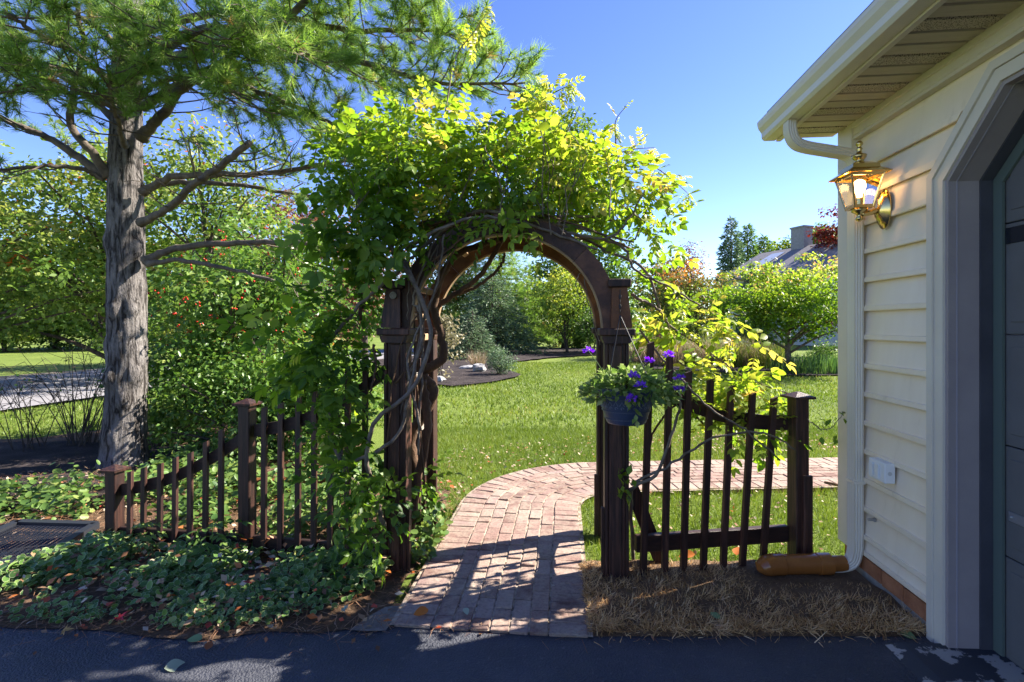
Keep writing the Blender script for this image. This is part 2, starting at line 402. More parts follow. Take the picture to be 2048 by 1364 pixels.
def pine_bark():
    m, nt, b, out = nodes_of('pine bark')
    v = coords(nt, (1, 1, 0.16))
    v2 = coords(nt, (1, 1, 0.55))
    n1 = N(nt, 'ShaderNodeTexNoise', i_Scale=26.0, i_Detail=6.0, i_Roughness=0.62, i_Distortion=0.7)
    n2 = N(nt, 'ShaderNodeTexNoise', i_Scale=38.0, i_Detail=8.0, i_Roughness=0.72)
    n3 = N(nt, 'ShaderNodeTexNoise', i_Scale=3.0, i_Detail=4.0)
    nt.links.new(v, n1.inputs['Vector'])
    nt.links.new(v2, n2.inputs['Vector'])
    nt.links.new(v2, n3.inputs['Vector'])
    fis = ramp(nt, [(0.38, (0.16, 0.15, 0.145)), (0.50, (0.8, 0.8, 0.8)), (0.62, (1, 1, 1))])
    nt.links.new(n1.outputs['Fac'], fis.inputs['Fac'])
    r = ramp(nt, [(0.28, (0.10, 0.086, 0.078)), (0.5, (0.20, 0.18, 0.168)), (0.72, (0.34, 0.315, 0.30))])
    mxf = N(nt, 'ShaderNodeMix', data_type='FLOAT', i_Factor=0.45)
    nt.links.new(n2.outputs['Fac'], mxf.inputs[2])
    nt.links.new(n3.outputs['Fac'], mxf.inputs[3])
    nt.links.new(mxf.outputs[0], r.inputs['Fac'])
    mul = N(nt, 'ShaderNodeMix', data_type='RGBA', blend_type='MULTIPLY', i_Factor=1.0)
    nt.links.new(r.outputs['Color'], mul.inputs[6])
    nt.links.new(fis.outputs['Color'], mul.inputs[7])
    nt.links.new(mul.outputs[2], b.inputs['Base Color'])
    ad = N(nt, 'ShaderNodeMath', operation='ADD')
    nt.links.new(fis.outputs['Color'], ad.inputs[0])
    nt.links.new(n2.outputs['Fac'], ad.inputs[1])
    bp = N(nt, 'ShaderNodeBump', i_Strength=1.0, i_Distance=0.025)
    nt.links.new(ad.outputs[0], bp.inputs['Height'])
    nt.links.new(bp.outputs['Normal'], b.inputs['Normal'])
    b.inputs['Roughness'].default_value = 0.9
    b.inputs['Specular IOR Level'].default_value = 0.15
    return m


M['pine_bark'] = pine_bark()


def glass_mat():
    m, nt, b, out = nodes_of('clear lantern glass')
    g = nt.nodes.new('ShaderNodeBsdfGlossy')
    g.inputs['Roughness'].default_value = 0.03
    t = nt.nodes.new('ShaderNodeBsdfTransparent')
    t.inputs['Color'].default_value = (0.95, 0.95, 0.93, 1)
    fr = N(nt, 'ShaderNodeFresnel', i_IOR=1.5)
    mx = nt.nodes.new('ShaderNodeMixShader')
    nt.links.new(fr.outputs[0], mx.inputs[0])
    nt.links.new(t.outputs[0], mx.inputs[1])
    nt.links.new(g.outputs[0], mx.inputs[2])
    nt.links.new(mx.outputs[0], out.inputs['Surface'])
    return m


M['glass'] = glass_mat()
mb_, nt_, b_, o_ = nodes_of('glowing bulb')
b_.inputs['Base Color'].default_value = (1, 0.8, 0.5, 1)
b_.inputs['Emission Color'].default_value = (1.0, 0.62, 0.28, 1)
b_.inputs['Emission Strength'].default_value = 3.5
M['bulb'] = mb_


# ------------------------------------------------------------------ object helpers
def tag(o, label=None, cat=None, group=None, kind=None):
    if label: o['label'] = label
    if cat: o['category'] = cat
    if group: o['group'] = group
    if kind: o['kind'] = kind
    return o


def thing(name, label, cat, loc=(0, 0, 0), rz=0.0, group=None):
    o = bpy.data.objects.new(name, None)
    o.empty_display_size = 0.1
    COL.objects.link(o)
    o.location = loc
    o.rotation_euler = (0, 0, rz)
    return tag(o, label, cat, group)


def link_mesh(name, me, mat, parent=None, smooth=False, kind=None):
    o = bpy.data.objects.new(name, me)
    COL.objects.link(o)
    if mat is not None and not me.materials:
        me.materials.append(mat)
    if smooth:
        me.polygons.foreach_set('use_smooth', np.ones(len(me.polygons), bool))
    if parent is not None:
        o.parent = parent
    if kind:
        o['kind'] = kind
    return o


def np_mesh(name, V, F, attrs=None):
    """V (n,3), F (m,k) -> mesh"""
    me = bpy.data.meshes.new(name)
    V = np.asarray(V, np.float32)
    F = np.asarray(F, np.int32)
    m, k = F.shape
    me.vertices.add(len(V))
    me.vertices.foreach_set('co', V.ravel())
    me.loops.add(m * k)
    me.loops.foreach_set('vertex_index', F.ravel())
    me.polygons.add(m)
    me.polygons.foreach_set('loop_start', np.arange(0, m * k, k, dtype=np.int32))
    me.polygons.foreach_set('loop_total', np.full(m, k, np.int32))
    me.update(calc_edges=True)
    for an, arr in (attrs or {}).items():
        a = me.attributes.new(an, 'FLOAT', 'POINT')
        a.data.foreach_set('value', np.asarray(arr, np.float32))
    return me


def loc_of(parent):
    return np.array(parent.location) if parent is not None else np.zeros(3)


class MB:
    """collects shapes, builds them as one mesh object"""

    def __init__(self):
        self.v, self.f = [], []

    def add(self, verts, faces):
        o = len(self.v)
        self.v += [tuple(map(float, p)) for p in verts]
        self.f += [tuple(i + o for i in f) for f in faces]
        return self

    def box(self, c, s, rot=None, ch=0.0):
        hx, hy, hz = s[0] / 2, s[1] / 2, s[2] / 2
        if ch <= 0:
            vs = [(x, y, z) for x in (-hx, hx) for y in (-hy, hy) for z in (-hz, hz)]
            fs = [(0, 1, 3, 2), (4, 6, 7, 5), (0, 4, 5, 1), (2, 3, 7, 6), (0, 2, 6, 4), (1, 5, 7, 3)]
        else:
            ch = min(ch, hx * .9, hy * .9, hz * .9)
            vs, idx = [], {}
            for sx in (-1, 1):
                for sy in (-1, 1):
                    for sz in (-1, 1):
                        for ax in range(3):
                            p = [sx * (hx - ch), sy * (hy - ch), sz * (hz - ch)]
                            p[ax] = (sx * hx, sy * hy, sz * hz)[ax]
                            idx[(sx, sy, sz, ax)] = len(vs)
                            vs.append(p)
            fs = []
            S = (-1, 1)
            for s_ in S:
                q = [idx[(s_, a, b, 0)] for a, b in ((-1, -1), (1, -1), (1, 1), (-1, 1))]
                fs.append(q if s_ > 0 else q[::-1])
                q = [idx[(a, s_, b, 1)] for a, b in ((-1, -1), (1, -1), (1, 1), (-1, 1))]
                fs.append(q[::-1] if s_ > 0 else q)
                q = [idx[(a, b, s_, 2)] for a, b in ((-1, -1), (1, -1), (1, 1), (-1, 1))]
                fs.append(q if s_ > 0 else q[::-1])
            for a in S:
                for b in S:
                    fs.append([idx[(a, b, -1, 0)], idx[(a, b, 1, 0)], idx[(a, b, 1, 1)], idx[(a, b, -1, 1)]])
                    fs.append([idx[(a, -1, b, 0)], idx[(a, 1, b, 0)], idx[(a, 1, b, 2)], idx[(a, -1, b, 2)]])
                    fs.append([idx[(-1, a, b, 1)], idx[(1, a, b, 1)], idx[(1, a, b, 2)], idx[(-1, a, b, 2)]])
                    for c_ in S:
                        fs.append([idx[(a, b, c_, 0)], idx[(a, b, c_, 1)], idx[(a, b, c_, 2)]])
        vs = np.array(vs, float)
        if rot is not None:
            vs = vs @ np.array(rot.to_3x3() if hasattr(rot, 'to_3x3') else rot).T
        return self.add(vs + np.array(c, float), fs)

    def hexa(self, bottom, top):
        """8 corners: 4 bottom, 4 top, same winding (ccw from above)"""
        return self.add(list(bottom) + list(top), [(3, 2, 1, 0), (4, 5, 6, 7), (0, 1, 5, 4), (1, 2, 6, 5), (2, 3, 7, 6), (3, 0, 4, 7)])

    def prism(self, poly, a, b, axis=0):
        """closed outline poly in the two other axes, extruded from a to b along axis"""
        def pt(p, t):
            q = list(p)
            q.insert(axis, t)
            return q
        n = len(poly)
        vs = [pt(p, a) for p in poly] + [pt(p, b) for p in poly]
        fs = [tuple(range(n))[::-1], tuple(range(n, 2 * n))] + [(i, (i + 1) % n, n + (i + 1) % n, n + i) for i in range(n)]
        return self.add(vs, fs)

    def tube(self, pts, radii, seg=8, caps=True):
        pts = np.asarray(pts, float)
        n = len(pts)
        radii = np.full(n, radii, float) if np.isscalar(radii) else np.asarray(radii, float)
        t = np.gradient(pts, axis=0)
        t /= np.linalg.norm(t, axis=1)[:, None] + 1e-9
        up = np.array([0, 0, 1.0]) if abs(t[0][2]) < 0.9 else np.array([1.0, 0, 0])
        u = np.cross(t[0], up)
        u /= np.linalg.norm(u)
        ang = np.arange(seg) * 2 * math.pi / seg
        vs = []
        for i in range(n):
            u = u - t[i] * np.dot(u, t[i])
            u /= np.linalg.norm(u) + 1e-9
            w = np.cross(t[i], u)
            vs.append(pts[i] + radii[i] * (np.cos(ang)[:, None] * u + np.sin(ang)[:, None] * w))
        vs = np.concatenate(vs)
        fs = [(i * seg + j, i * seg + (j + 1) % seg, (i + 1) * seg + (j + 1) % seg, (i + 1) * seg + j) for i in range(n - 1) for j in range(seg)]
        if caps:
            fs += [tuple(range(seg))[::-1], tuple(range((n - 1) * seg, n * seg))]
        return self.add(vs, fs)

    def sweep(self, pts, section, ups):
        """rectangular or fluted section (k,2) carried along pts; ups gives the section's second axis"""
        pts = np.asarray(pts, float)
        n, k = len(pts), len(section)
        t = np.gradient(pts, axis=0)
        t /= np.linalg.norm(t, axis=1)[:, None]
        vs = []
        for i in range(n):
            a = np.array(ups, float)
            a = a - t[i] * a.dot(t[i])
            a /= np.linalg.norm(a)
            b = np.cross(t[i], a)
            vs.append([pts[i] + s[0] * b + s[1] * a for s in section])
        vs = np.concatenate(vs)
        fs = [(i * k + j, i * k + (j + 1) % k, (i + 1) * k + (j + 1) % k, (i + 1) * k + j) for i in range(n - 1) for j in range(k)]
        fs += [tuple(range(k))[::-1], tuple(range((n - 1) * k, n * k))]
        return self.add(vs, fs)

    def lathe(self, prof, c=(0, 0, 0), seg=24, axis=2):
        ang = np.arange(seg) * 2 * math.pi / seg
        vs = []
        for r, z in prof:
            for a in ang:
                q = [r * math.cos(a), r * math.sin(a)]
                q.insert(axis, z)
                vs.append(np.array(q) + np.array(c))
        n = len(prof)
        fs = [(i * seg + j, i * seg + (j + 1) % seg, (i + 1) * seg + (j + 1) % seg, (i + 1) * seg + j) for i in range(n - 1) for j in range(seg)]
        fs += [tuple(range(seg))[::-1], tuple(range((n - 1) * seg, n * seg))]
        return self.add(vs, fs)

    def sphere(self, c, r, u=10, v=6, sq=(1, 1, 1)):
        prof = [(max(1e-4, math.sin(math.pi * i / v)) * r, -math.cos(math.pi * i / v) * r) for i in range(v + 1)]
        o = len(self.v)
        self.lathe(prof, (0, 0, 0), u)
        for i in range(o, len(self.v)):
            p = self.v[i]
            self.v[i] = (p[0] * sq[0] + c[0], p[1] * sq[1] + c[1], p[2] * sq[2] + c[2])
        return self

    def build(self, name, mat, parent=None, world=False, smooth=False, kind=None, root=None):
        """world: the points are world points under an unrotated parent chain standing at root's (or parent's) place"""
        me = bpy.data.meshes.new(name)
        v = self.v
        if world and parent is not None:
            l = loc_of(root if root is not None else parent)
            v = [(p[0] - l[0], p[1] - l[1], p[2] - l[2]) for p in v]
        me.from_pydata(v, [], self.f)
        import bmesh
        bm = bmesh.new()
        bm.from_mesh(me)
        bmesh.ops.recalc_face_normals(bm, faces=bm.faces)
        bm.to_mesh(me)
        bm.free()
        return link_mesh(name, me, mat, parent, smooth, kind)


def bez(pts, n=24):
    """smooth Catmull-Rom curve through pts"""
    p = np.asarray(pts, float)
    p = np.vstack([2 * p[0] - p[1], p, 2 * p[-1] - p[-2]])
    out = []
    segs = len(p) - 3
    per = max(2, n // segs)
    for i in range(segs):
        a, b, c, d = p[i], p[i + 1], p[i + 2], p[i + 3]
        for t in np.linspace(0, 1, per, endpoint=False):
            out.append(0.5 * ((2 * b) + (-a + c) * t + (2 * a - 5 * b + 4 * c - d) * t ** 2 + (-a + 3 * b - 3 * c + d) * t ** 3))
    out.append(p[-2])
    return np.array(out)


def frames(normals, spin):
    """rotation matrices whose z axis is the normal, turned by spin"""
    z = normals / (np.linalg.norm(normals, axis=1)[:, None] + 1e-9)
    ref = np.where(np.abs(z[:, 2:3]) < 0.95, np.array([[0, 0, 1.0]]), np.array([[1.0, 0, 0]]))
    x = np.cross(ref, z)
    x /= np.linalg.norm(x, axis=1)[:, None] + 1e-9
    y = np.cross(z, x)
    c, s = np.cos(spin)[:, None], np.sin(spin)[:, None]
    return np.stack([x * c + y * s, -x * s + y * c, z], axis=2)


def frames_x(direc, roll):
    """rotation matrices whose x axis is the direction, z axis mostly up, turned by roll"""
    x = direc / (np.linalg.norm(direc, axis=1)[:, None] + 1e-9)
    up = np.tile(np.array([[0, 0, 1.0]]), (len(x), 1))
    bad = np.abs(x[:, 2]) > 0.97
    up[bad] = (1, 0, 0)
    y = np.cross(up, x)
    y /= np.linalg.norm(y, axis=1)[:, None] + 1e-9
    z = np.cross(x, y)
    c, s = np.cos(roll)[:, None], np.sin(roll)[:, None]
    return np.stack([x, y * c + z * s, -y * s + z * c], axis=2)


def scatter(name, tmpl, pos, rot, scl, mat, parent=None, rnd=None, kind='stuff', smooth=False, edge=None, jit=None):
    """many copies of a small template (verts, faces) joined into one mesh"""
    tv, tf = np.asarray(tmpl[0], float), np.asarray(tmpl[1], int)
    n, k = len(pos), len(tv)
    scl = np.asarray(scl, float)
    if scl.ndim == 1:
        scl = scl[:, None]
    loc = tv[None] * scl[:, None, :]
    V = np.einsum('nij,nkj->nki', rot, loc) + np.asarray(pos)[:, None, :]
    if parent is not None:
        V = V - loc_of(parent)[None, None]
    F = (tf[None] + (np.arange(n) * k)[:, None, None]).reshape(-1, tf.shape[1])
    rnd = rng.random(n) if rnd is None else np.clip(rnd, 0, 1)
    rv = np.repeat(rnd, k)
    if jit is not None:
        rv = np.clip(rv + np.tile(np.asarray(jit), n), 0, 1)
    at = {'rnd': rv}
    if edge is not None:
        at['edge'] = np.tile(np.asarray(edge, float), n)
    me = np_mesh(name, V.reshape(-1, 3), F, at)
    return link_mesh(name, me, mat, parent, smooth, kind)


# leaf templates (x along the leaf)
LEAF = (np.array([(0, 0, 0), (.45, .3, .06), (1, 0, -.05), (.45, -.3, .06), (.45, 0, 0)]), np.array([(0, 4, 1), (1, 4, 2), (0, 3, 4), (4, 3, 2)]))
LEAF2 = (np.array([(0, 0, 0), (.45, .3, .07), (1, 0, -.05), (.45, -.3, .07)]), np.array([(0, 2, 1), (0, 3, 2)]))
BLADE = (np.array([(0, -.5, 0), (0, .5, 0), (.12, -.35, .55), (.12, .35, .55), (.42, 0, 1.0)]), np.array([(0, 1, 2), (1, 3, 2), (2, 3, 4)]))


def round_leaf(nseg=8, ratio=0.72):
    a = np.arange(nseg) * 2 * math.pi / nseg
    rim = np.stack([0.5 + 0.5 * np.cos(a), 0.5 * ratio * np.sin(a) * (1 - 0.18 * np.cos(a)), 0.06 * np.abs(np.sin(a))], 1)
    inn = np.stack([0.5 + 0.36 * np.cos(a), 0.36 * ratio * np.sin(a), 0.03 * np.abs(np.sin(a))], 1)
    v = np.vstack([rim, inn, [(0.5, 0, 0)]])
    f = []
    for i in range(nseg):
        j = (i + 1) % nseg
        f += [(i, j, nseg + i), (j, nseg + j, nseg + i), (nseg + i, nseg + j, 2 * nseg)]
    e = np.r_[np.ones(nseg), np.zeros(nseg), 0]
    return (v, np.array(f)), e


def compound_leaf(pairs, seed, leaflet=0.30, width=0.15, droop=0.35):
    """wisteria leaf of unit length: rachis of leaflet pairs with one at the end"""
    r = np.random.default_rng(seed)
    lv = np.array([(0, 0, 0), (.35, .5, .1), (.35, 0, 0), (.35, -.5, .1), (.72, .36, .05), (.72, 0, -.02), (.72, -.36, .05), (1, 0, -.09)])
    lf = np.array([(0, 2, 1), (0, 3, 2), (1, 2, 5), (1, 5, 4), (2, 3, 6), (2, 6, 5), (4, 5, 7), (5, 6, 7)])
    V, F, J = [], [], []

    def put(base, direc, ln, wd, roll):
        R = frames_x(np.array([direc]), np.array([roll]))[0]
        V.append((lv * np.array([ln, wd, ln])) @ R.T + base)
        F.append(lf + 8 * (len(V) - 1))
        J.append(np.full(8, r.normal(0, .09)))
    for i in range(pairs):
        t = 0.22 + 0.72 * i / max(1, pairs - 1)
        base = np.array([t, 0, -droop * t * t])
        sz = leaflet * (0.8 + 0.35 * math.sin(math.pi * (0.2 + 0.7 * t))) * r.uniform(.85, 1.12)
        for s in (-1, 1):
            d = np.array([0.45 + .3 * t, s * 1.0, -0.25 - 0.5 * r.random()])
            put(base + r.normal(0, .012, 3), d, sz, sz * width / 0.30 * 1.0, r.normal(0, .4))
    put(np.array([0.97, 0, -droop * .95]), np.array([1, 0, -2 * droop]), leaflet * 1.1, leaflet * 1.1 * width / .30, 0)
    # rachis as a thin strip
    ts = np.linspace(0, 1, 4)
    k = sum(len(a) for a in V)
    rv = np.array([(t, sgn * .006, -droop * t * t) for t in ts for sgn in (-1, 1)])
    V.append(rv)
    F.append(np.array([(k + 2 * i, k + 2 * i + 1, k + 2 * i + 2) for i in range(3)] + [(k + 2 * i + 1, k + 2 * i + 3, k + 2 * i + 2) for i in range(3)]))
    J.append(np.zeros(len(rv)))
    return (np.vstack(V), np.vstack(F)), np.concatenate(J)


def needle_tuft(n, seed, spread=1.15):
    r = np.random.default_rng(seed)
    V, F = [], []
    for i in range(n):
        a, ph = r.random() * 2 * math.pi, spread * math.sqrt(r.random())
        d = np.array([math.cos(ph), math.sin(ph) * math.cos(a), math.sin(ph) * math.sin(a)])
        b = np.array([-0.45 * r.random(), 0, 0])
        side = np.cross(d, r.normal(size=3))
        side /= np.linalg.norm(side)
        w = 0.022
        ln = r.uniform(.75, 1.0)
        V += [b - side * w, b + side * w, b + d * ln - np.array([0, 0, .10])]
        F.append((3 * i, 3 * i + 1, 3 * i + 2))
    return np.array(V), np.array(F)


# ------------------------------------------------------------------ ground, drive, road, beds
def sheet(name, poly, z, mat, kind='structure', label=None, cat=None, jitter=0.0, sub=0):
    p = np.asarray(poly, float)
    if sub:
        q = []
        for i in range(len(p)):
            a, b = p[i], p[(i + 1) % len(p)]
            n = max(1, int(np.linalg.norm(b - a) / sub))
            for t in np.arange(n) / n:
                q.append(a + (b - a) * t + rng.normal(0, jitter, 2))
        p = np.array(q)
    me = bpy.data.meshes.new(name)
    me.from_pydata([(x, y, z) for x, y in p], [], [tuple(range(len(p)))])
    if me.polygons[0].normal.z < 0:
        me.flip_normals()
    o = link_mesh(name, me, mat)
    return tag(o, label, cat, kind=kind)


gx = np.concatenate([np.linspace(-300, -30, 10), np.linspace(-26, 26, 60), np.linspace(30, 300, 10)])
gy = np.concatenate([np.linspace(-60, 0, 5), np.linspace(1, 50, 80), np.linspace(55, 420, 14)])
XX, YY = np.meshgrid(gx, gy)
ZZ = np.where(YY > 8, 0.02 * np.sin(XX * .7) * np.sin(YY * .5), 0.0)
idx = np.arange(XX.size).reshape(XX.shape)
FF = np.stack([idx[:-1, :-1], idx[:-1, 1:], idx[1:, 1:], idx[1:, :-1]], -1).reshape(-1, 4)
ground = link_mesh('ground', np_mesh('ground', np.stack([XX, YY, ZZ - .03], -1).reshape(-1, 3), FF), M['lawn'], smooth=True)
tag(ground, 'green lawn stretching away behind the fence and the arbor', 'lawn', kind='structure')

drv = [(-12, -6), (12, -6), (12, 2.3), (2.3, 2.3), (2.2, 2.72), (1.9, 2.74), (1.0, 2.74), (.39, 2.75), (-.62, 2.76), (-1.0, 2.75), (-1.5, 2.75), (-2.1, 2.78), (-2.8, 2.8), (-4.2, 2.85), (-12, 3.0)]
sheet('driveway', drv, 0.0, M['asphalt'], label='dark sealed asphalt driveway in front of the fence', cat='driveway', sub=.12, jitter=.008)

road_r = [(-10.2, 2), (-9.6, 6), (-9.3, 9.3), (-9, 11.2), (-8.2, 16), (-6.5, 22), (-3.5, 29), (1, 36)]
road_l = [(-16.4, 2), (-16, 8), (-15.4, 13), (-14.1, 17.5), (-12.3, 22.5), (-9, 30), (-5, 36), (-1, 41)]
rr_ = bez([(a, b, 0) for a, b in road_r], 40)[:, :2]
rl_ = bez([(a, b, 0) for a, b in road_l], 40)[:, :2]
sheet('road', np.vstack([rr_, rl_[::-1]]), 0.035, M['road'], label='pale grey street curving past the front lawn', cat='road')
ver = rl_ + np.array([-0.75, .25])
sheet('road_verge', np.vstack([rl_ + np.array([.05, 0]), ver[::-1]]), 0.031, M['verge'], label='dry tan verge along the far side of the street', cat='verge')

bed_left = [(-8.5, 5.4), (-6.2, 5.05), (-6.0, 2.86), (-4.6, 2.76), (-3.9, 2.74), (-2.1, 2.66), (-1.5, 2.62), (-1.0, 2.63), (-.66, 2.65), (-.62, 3.2), (-.58, 3.9), (-.55, 4.4), (-.62, 4.9), (-1.6, 5.6), (-2.2, 7.5), (-3.6, 9.2), (-5.5, 8.6), (-6.6, 7.2), (-8.6, 6.7)]
sheet('planting_bed', bed_left, 0.006, M['dirt'], label='litter strewn soil of the bed around the long fence', cat='bed', sub=.25, jitter=.03)
bed_mulch = [(-9.5, 5.9), (-7.5, 4.6), (-5.2, 4.3), (-4.0, 4.3), (-3.4, 5.4), (-3.7, 6.6), (-5.6, 6.9), (-8.2, 6.8)]
sheet('mulch_bed', bed_mulch, 0.018, M['mulch'], label='dark mulch around the pine trunk', cat='bed', sub=.25, jitter=.04)
bm_ = [G(868, 770), G(905, 774), G(960, 768), G(1020, 759), G(1046, 750), G(1020, 741), G(985, 733), G(1030, 724), G(1100, 716), G(1200, 710), G(1240, 704), G(1150, 697), G(1000, 697), G(880, 700), G(780, 705), G(740, 722), G(790, 745), G(840, 762)]
sheet('island_bed', [p[:2] for p in bm_], 0.03, M['mulch'], label='dark mulch island bed with rock and small shrub on the lawn', cat='bed', sub=.5, jitter=.05)
bm2 = [G(1290, 738), G(1420, 744), G(1560, 752), G(1720, 752), G(1760, 742), G(1700, 725), G(1500, 716), G(1290, 716)]
sheet('grass_bed', [p[:2] for p in bm2], 0.03, M['mulch'], label='dark edged bed below the dogwood and plume grasses', cat='bed', sub=.5, jitter=.05)

# dead turf between fence and drive, slightly mounded
gx, gy = np.meshgrid(np.linspace(.40, 2.16, 40), np.linspace(2.60, 3.36, 22))
gz = 0.004 + 0.035 * np.clip(np.minimum((gy - 2.60) / .2, 1), 0, 1) * np.clip((gx - .40) / .12, 0, 1) + 0.008 * np.sin(gx * 17) * np.sin(gy * 23)
idx = np.arange(gx.size).reshape(gx.shape)
FF = np.stack([idx[:-1, :-1], idx[:-1, 1:], idx[1:, 1:], idx[1:, :-1]], -1).reshape(-1, 4)
tag(link_mesh('dead_turf', np_mesh('dead_turf', np.stack([gx, gy, gz], -1).reshape(-1, 3), FF), M['straw_soil'], smooth=True),
    'strip of dead brown turf between the driveway and the fence', 'turf', kind='structure')
# apron of old concrete left of the path
sheet('concrete_pad', [(-.84, 2.65), (-.76, 2.64), (-.64, 2.645), (-.63, 2.80), (-.625, 2.90), (-.70, 2.86), (-.79, 2.77)], 0.010, M['concrete'], label='worn concrete corner between path and ground cover', cat='paving', sub=.08, jitter=.006)

# ------------------------------------------------------------------ brick path
A0, A1, RAD = math.radians(84.3), math.radians(4), 1.0
S0, L1 = np.array([-.118, 2.635]), 1.83
h0 = np.array([math.cos(A0), math.sin(A0)])
S1 = S0 + h0 * L1
CEN = S1 + RAD * np.array([h0[1], -h0[0]])
LARC = RAD * (A0 - A1)
L3 = 4.6


def path_at(u, v):
    """u along the centre line, v to the left -> point and heading"""
    if u < L1:
        a, p = A0, S0 + h0 * u
    elif u < L1 + LARC:
        a = A0 - (u - L1) / RAD
        p = CEN + RAD * np.array([-math.sin(a), math.cos(a)])
    else:
        a = A1
        p = CEN + RAD * np.array([-math.sin(a), math.cos(a)]) + (u - L1 - LARC) * np.array([math.cos(a), math.sin(a)])
    return p + v * np.array([-math.sin(a), math.cos(a)]), a


us = np.linspace(0, L1 + LARC + L3, 90)
cl = np.array([path_at(u, 0)[0] for u in us])
lft = np.array([path_at(u, .53)[0] for u in us])
rgt = np.array([path_at(u, -.53)[0] for u in us])
path = sheet('brick_path', np.vstack([lft, rgt[::-1]]), 0.011, M['sand'], label='curving red brick path through the arbor', cat='path')


def near_path(x, y, w=.53):
    d = np.full(len(x), 9.0)
    for c in cl:
        d = np.minimum(d, np.hypot(x - c[0], y - c[1]))
    return d < w


bricks = []
JO = 0.0075
for col in range(6):                                    # stretcher courses
    v = -.305 + .1017 * (col + .5)
    u = -(.1 if col % 2 else 0)
    while u < L1 + LARC + L3 - .1:
        ln = .2032 if rng.random() > .12 else .1016
        k = 1.0
        if L1 < u < L1 + LARC:
            k = (RAD + v) / RAD                         # same brick length on a tighter or wider arc
        bricks.append((u + ln / k / 2, v, ln - JO, .1017 - JO))
        u += ln / k
for side in (-1, 1):                                    # soldier courses at both edges
    v = side * (.305 + .1016)
    u = 0.0
    while u < L1 + LARC + L3 - .1:
        k = 1.0
        if L1 < u < L1 + LARC:
            k = (RAD + side * .33) / RAD
        bricks.append((u + .05 / k, v, .1016 - JO, .2032 - JO))
        u += .1016 / k
trimmed = []
for u, v, lu, lv in bricks:                             # cut the bricks that would cross the driveway edge
    a, b = max(u - lu / 2, .003), u + lu / 2
    if b - a > .03:
        trimmed.append(((a + b) / 2, v, b - a, lv))
bricks = trimmed
pts = [path_at(b[0], b[1]) for b in bricks]
order = np.argsort([p[0][0] ** 2 + p[0][1] ** 2 for p in pts])
proto = {}
rest = MB()
for rank, i in enumerate(order):
    (p, a), (u, v, lu, lv) = pts[i], bricks[i]
    z = -0.007 + rng.uniform(-.003, .004)
    rot = Matrix.Rotation(a + rng.normal(0, .018), 3, 'Z') @ Matrix.Rotation(rng.normal(0, .012), 3, 'X') @ Matrix.Rotation(rng.normal(0, .012), 3, 'Y')
    if rank < 300:
        key = (round(lu, 4), round(lv, 4), int(rng.integers(3)))
        if key not in proto:
            mb = MB().box((0, 0, 0), (lu, lv, .05), None, .004)
            mb.v = [tuple(np.array(q) + rng.normal(0, .0016, 3)) for q in mb.v]
            o = mb.build('brick', M['pbrick'], path)
            proto[key] = o.data
        else:
            o = bpy.data.objects.new('brick', proto[key])
            COL.objects.link(o)
            o.parent = path
        o.location = (p[0], p[1], z)
        o.rotation_euler = rot.to_euler()
    else:
        rest.box((p[0], p[1], z), (lu, lv, .05), rot, .004)
rest.build('brick_course', M['pbrick'], path, kind='stuff')

# ------------------------------------------------------------------ garage
EX, EY = np.array([.995, -.0995]), np.array([.0995, .995])
ROT = -math.atan(.1)
garage = thing('garage', 'cream clapboard garage with beige gutter and grey overhead door', 'garage', (2.211, 3.39, 0), ROT)
# local axes: x into the building, y away from the camera; the wall face is x = 0, the corner y = 0
op = [(-.90, -.02), (-.90, 2.287), (-1.23, 2.62), (-3.37, 2.62), (-3.70, 2.287), (-3.70, -.02)]


def offset_poly(o):
    """door outline moved outward (o > 0) by o"""
    k = o * math.tan(math.radians(22.5))
    return [(-.90 + o, -.02), (-.90 + o, 2.287 + k), (-1.23 + k, 2.62 + o), (-3.37 - k, 2.62 + o), (-3.70 - o, 2.287 + k), (-3.70 - o, -.02)]


def ring(name, o0, o1, x0, x1, mat, parent):
    a, b = offset_poly(o0), offset_poly(o1)
    names = ['side', 'haunch', 'head', 'haunch', 'side']
    res = []
    for i in range(5):
        mb = MB().hexa([(x0, *a[i]), (x0, *b[i]), (x1, *b[i]), (x1, *a[i])], [(x0, *a[i + 1]), (x0, *b[i + 1]), (x1, *b[i + 1]), (x1, *a[i + 1])])
        res.append(mb.build(name, mat, parent))
    return res


wp = [(0.0, -.02), (0.0, 2.87), (-6.0, 2.87), (-6.0, -.02)] + op[::-1]
MB().prism(wp, .012, .20, 0).build('wall', M['siding'], garage)
MB().prism([(.2, -.02), (5.6, -.02), (5.6, 2.9), (2.75, 4.45), (.2, 3.05)], -.05, .01, 1).build('gable_wall', M['siding'], garage)
MB().box((5.5, -3, 1.4), (.15, 5.9, 2.9)).build('rear_wall', M['siding'], garage)
MB().box((2.8, -5.95, 1.4), (5.4, .12, 2.9)).build('end_wall', M['siding'], garage)


def ylim(z):
    if z < 2.33:
        return -.803
    return -.803 - (z - 2.33) * (.30 / .33)


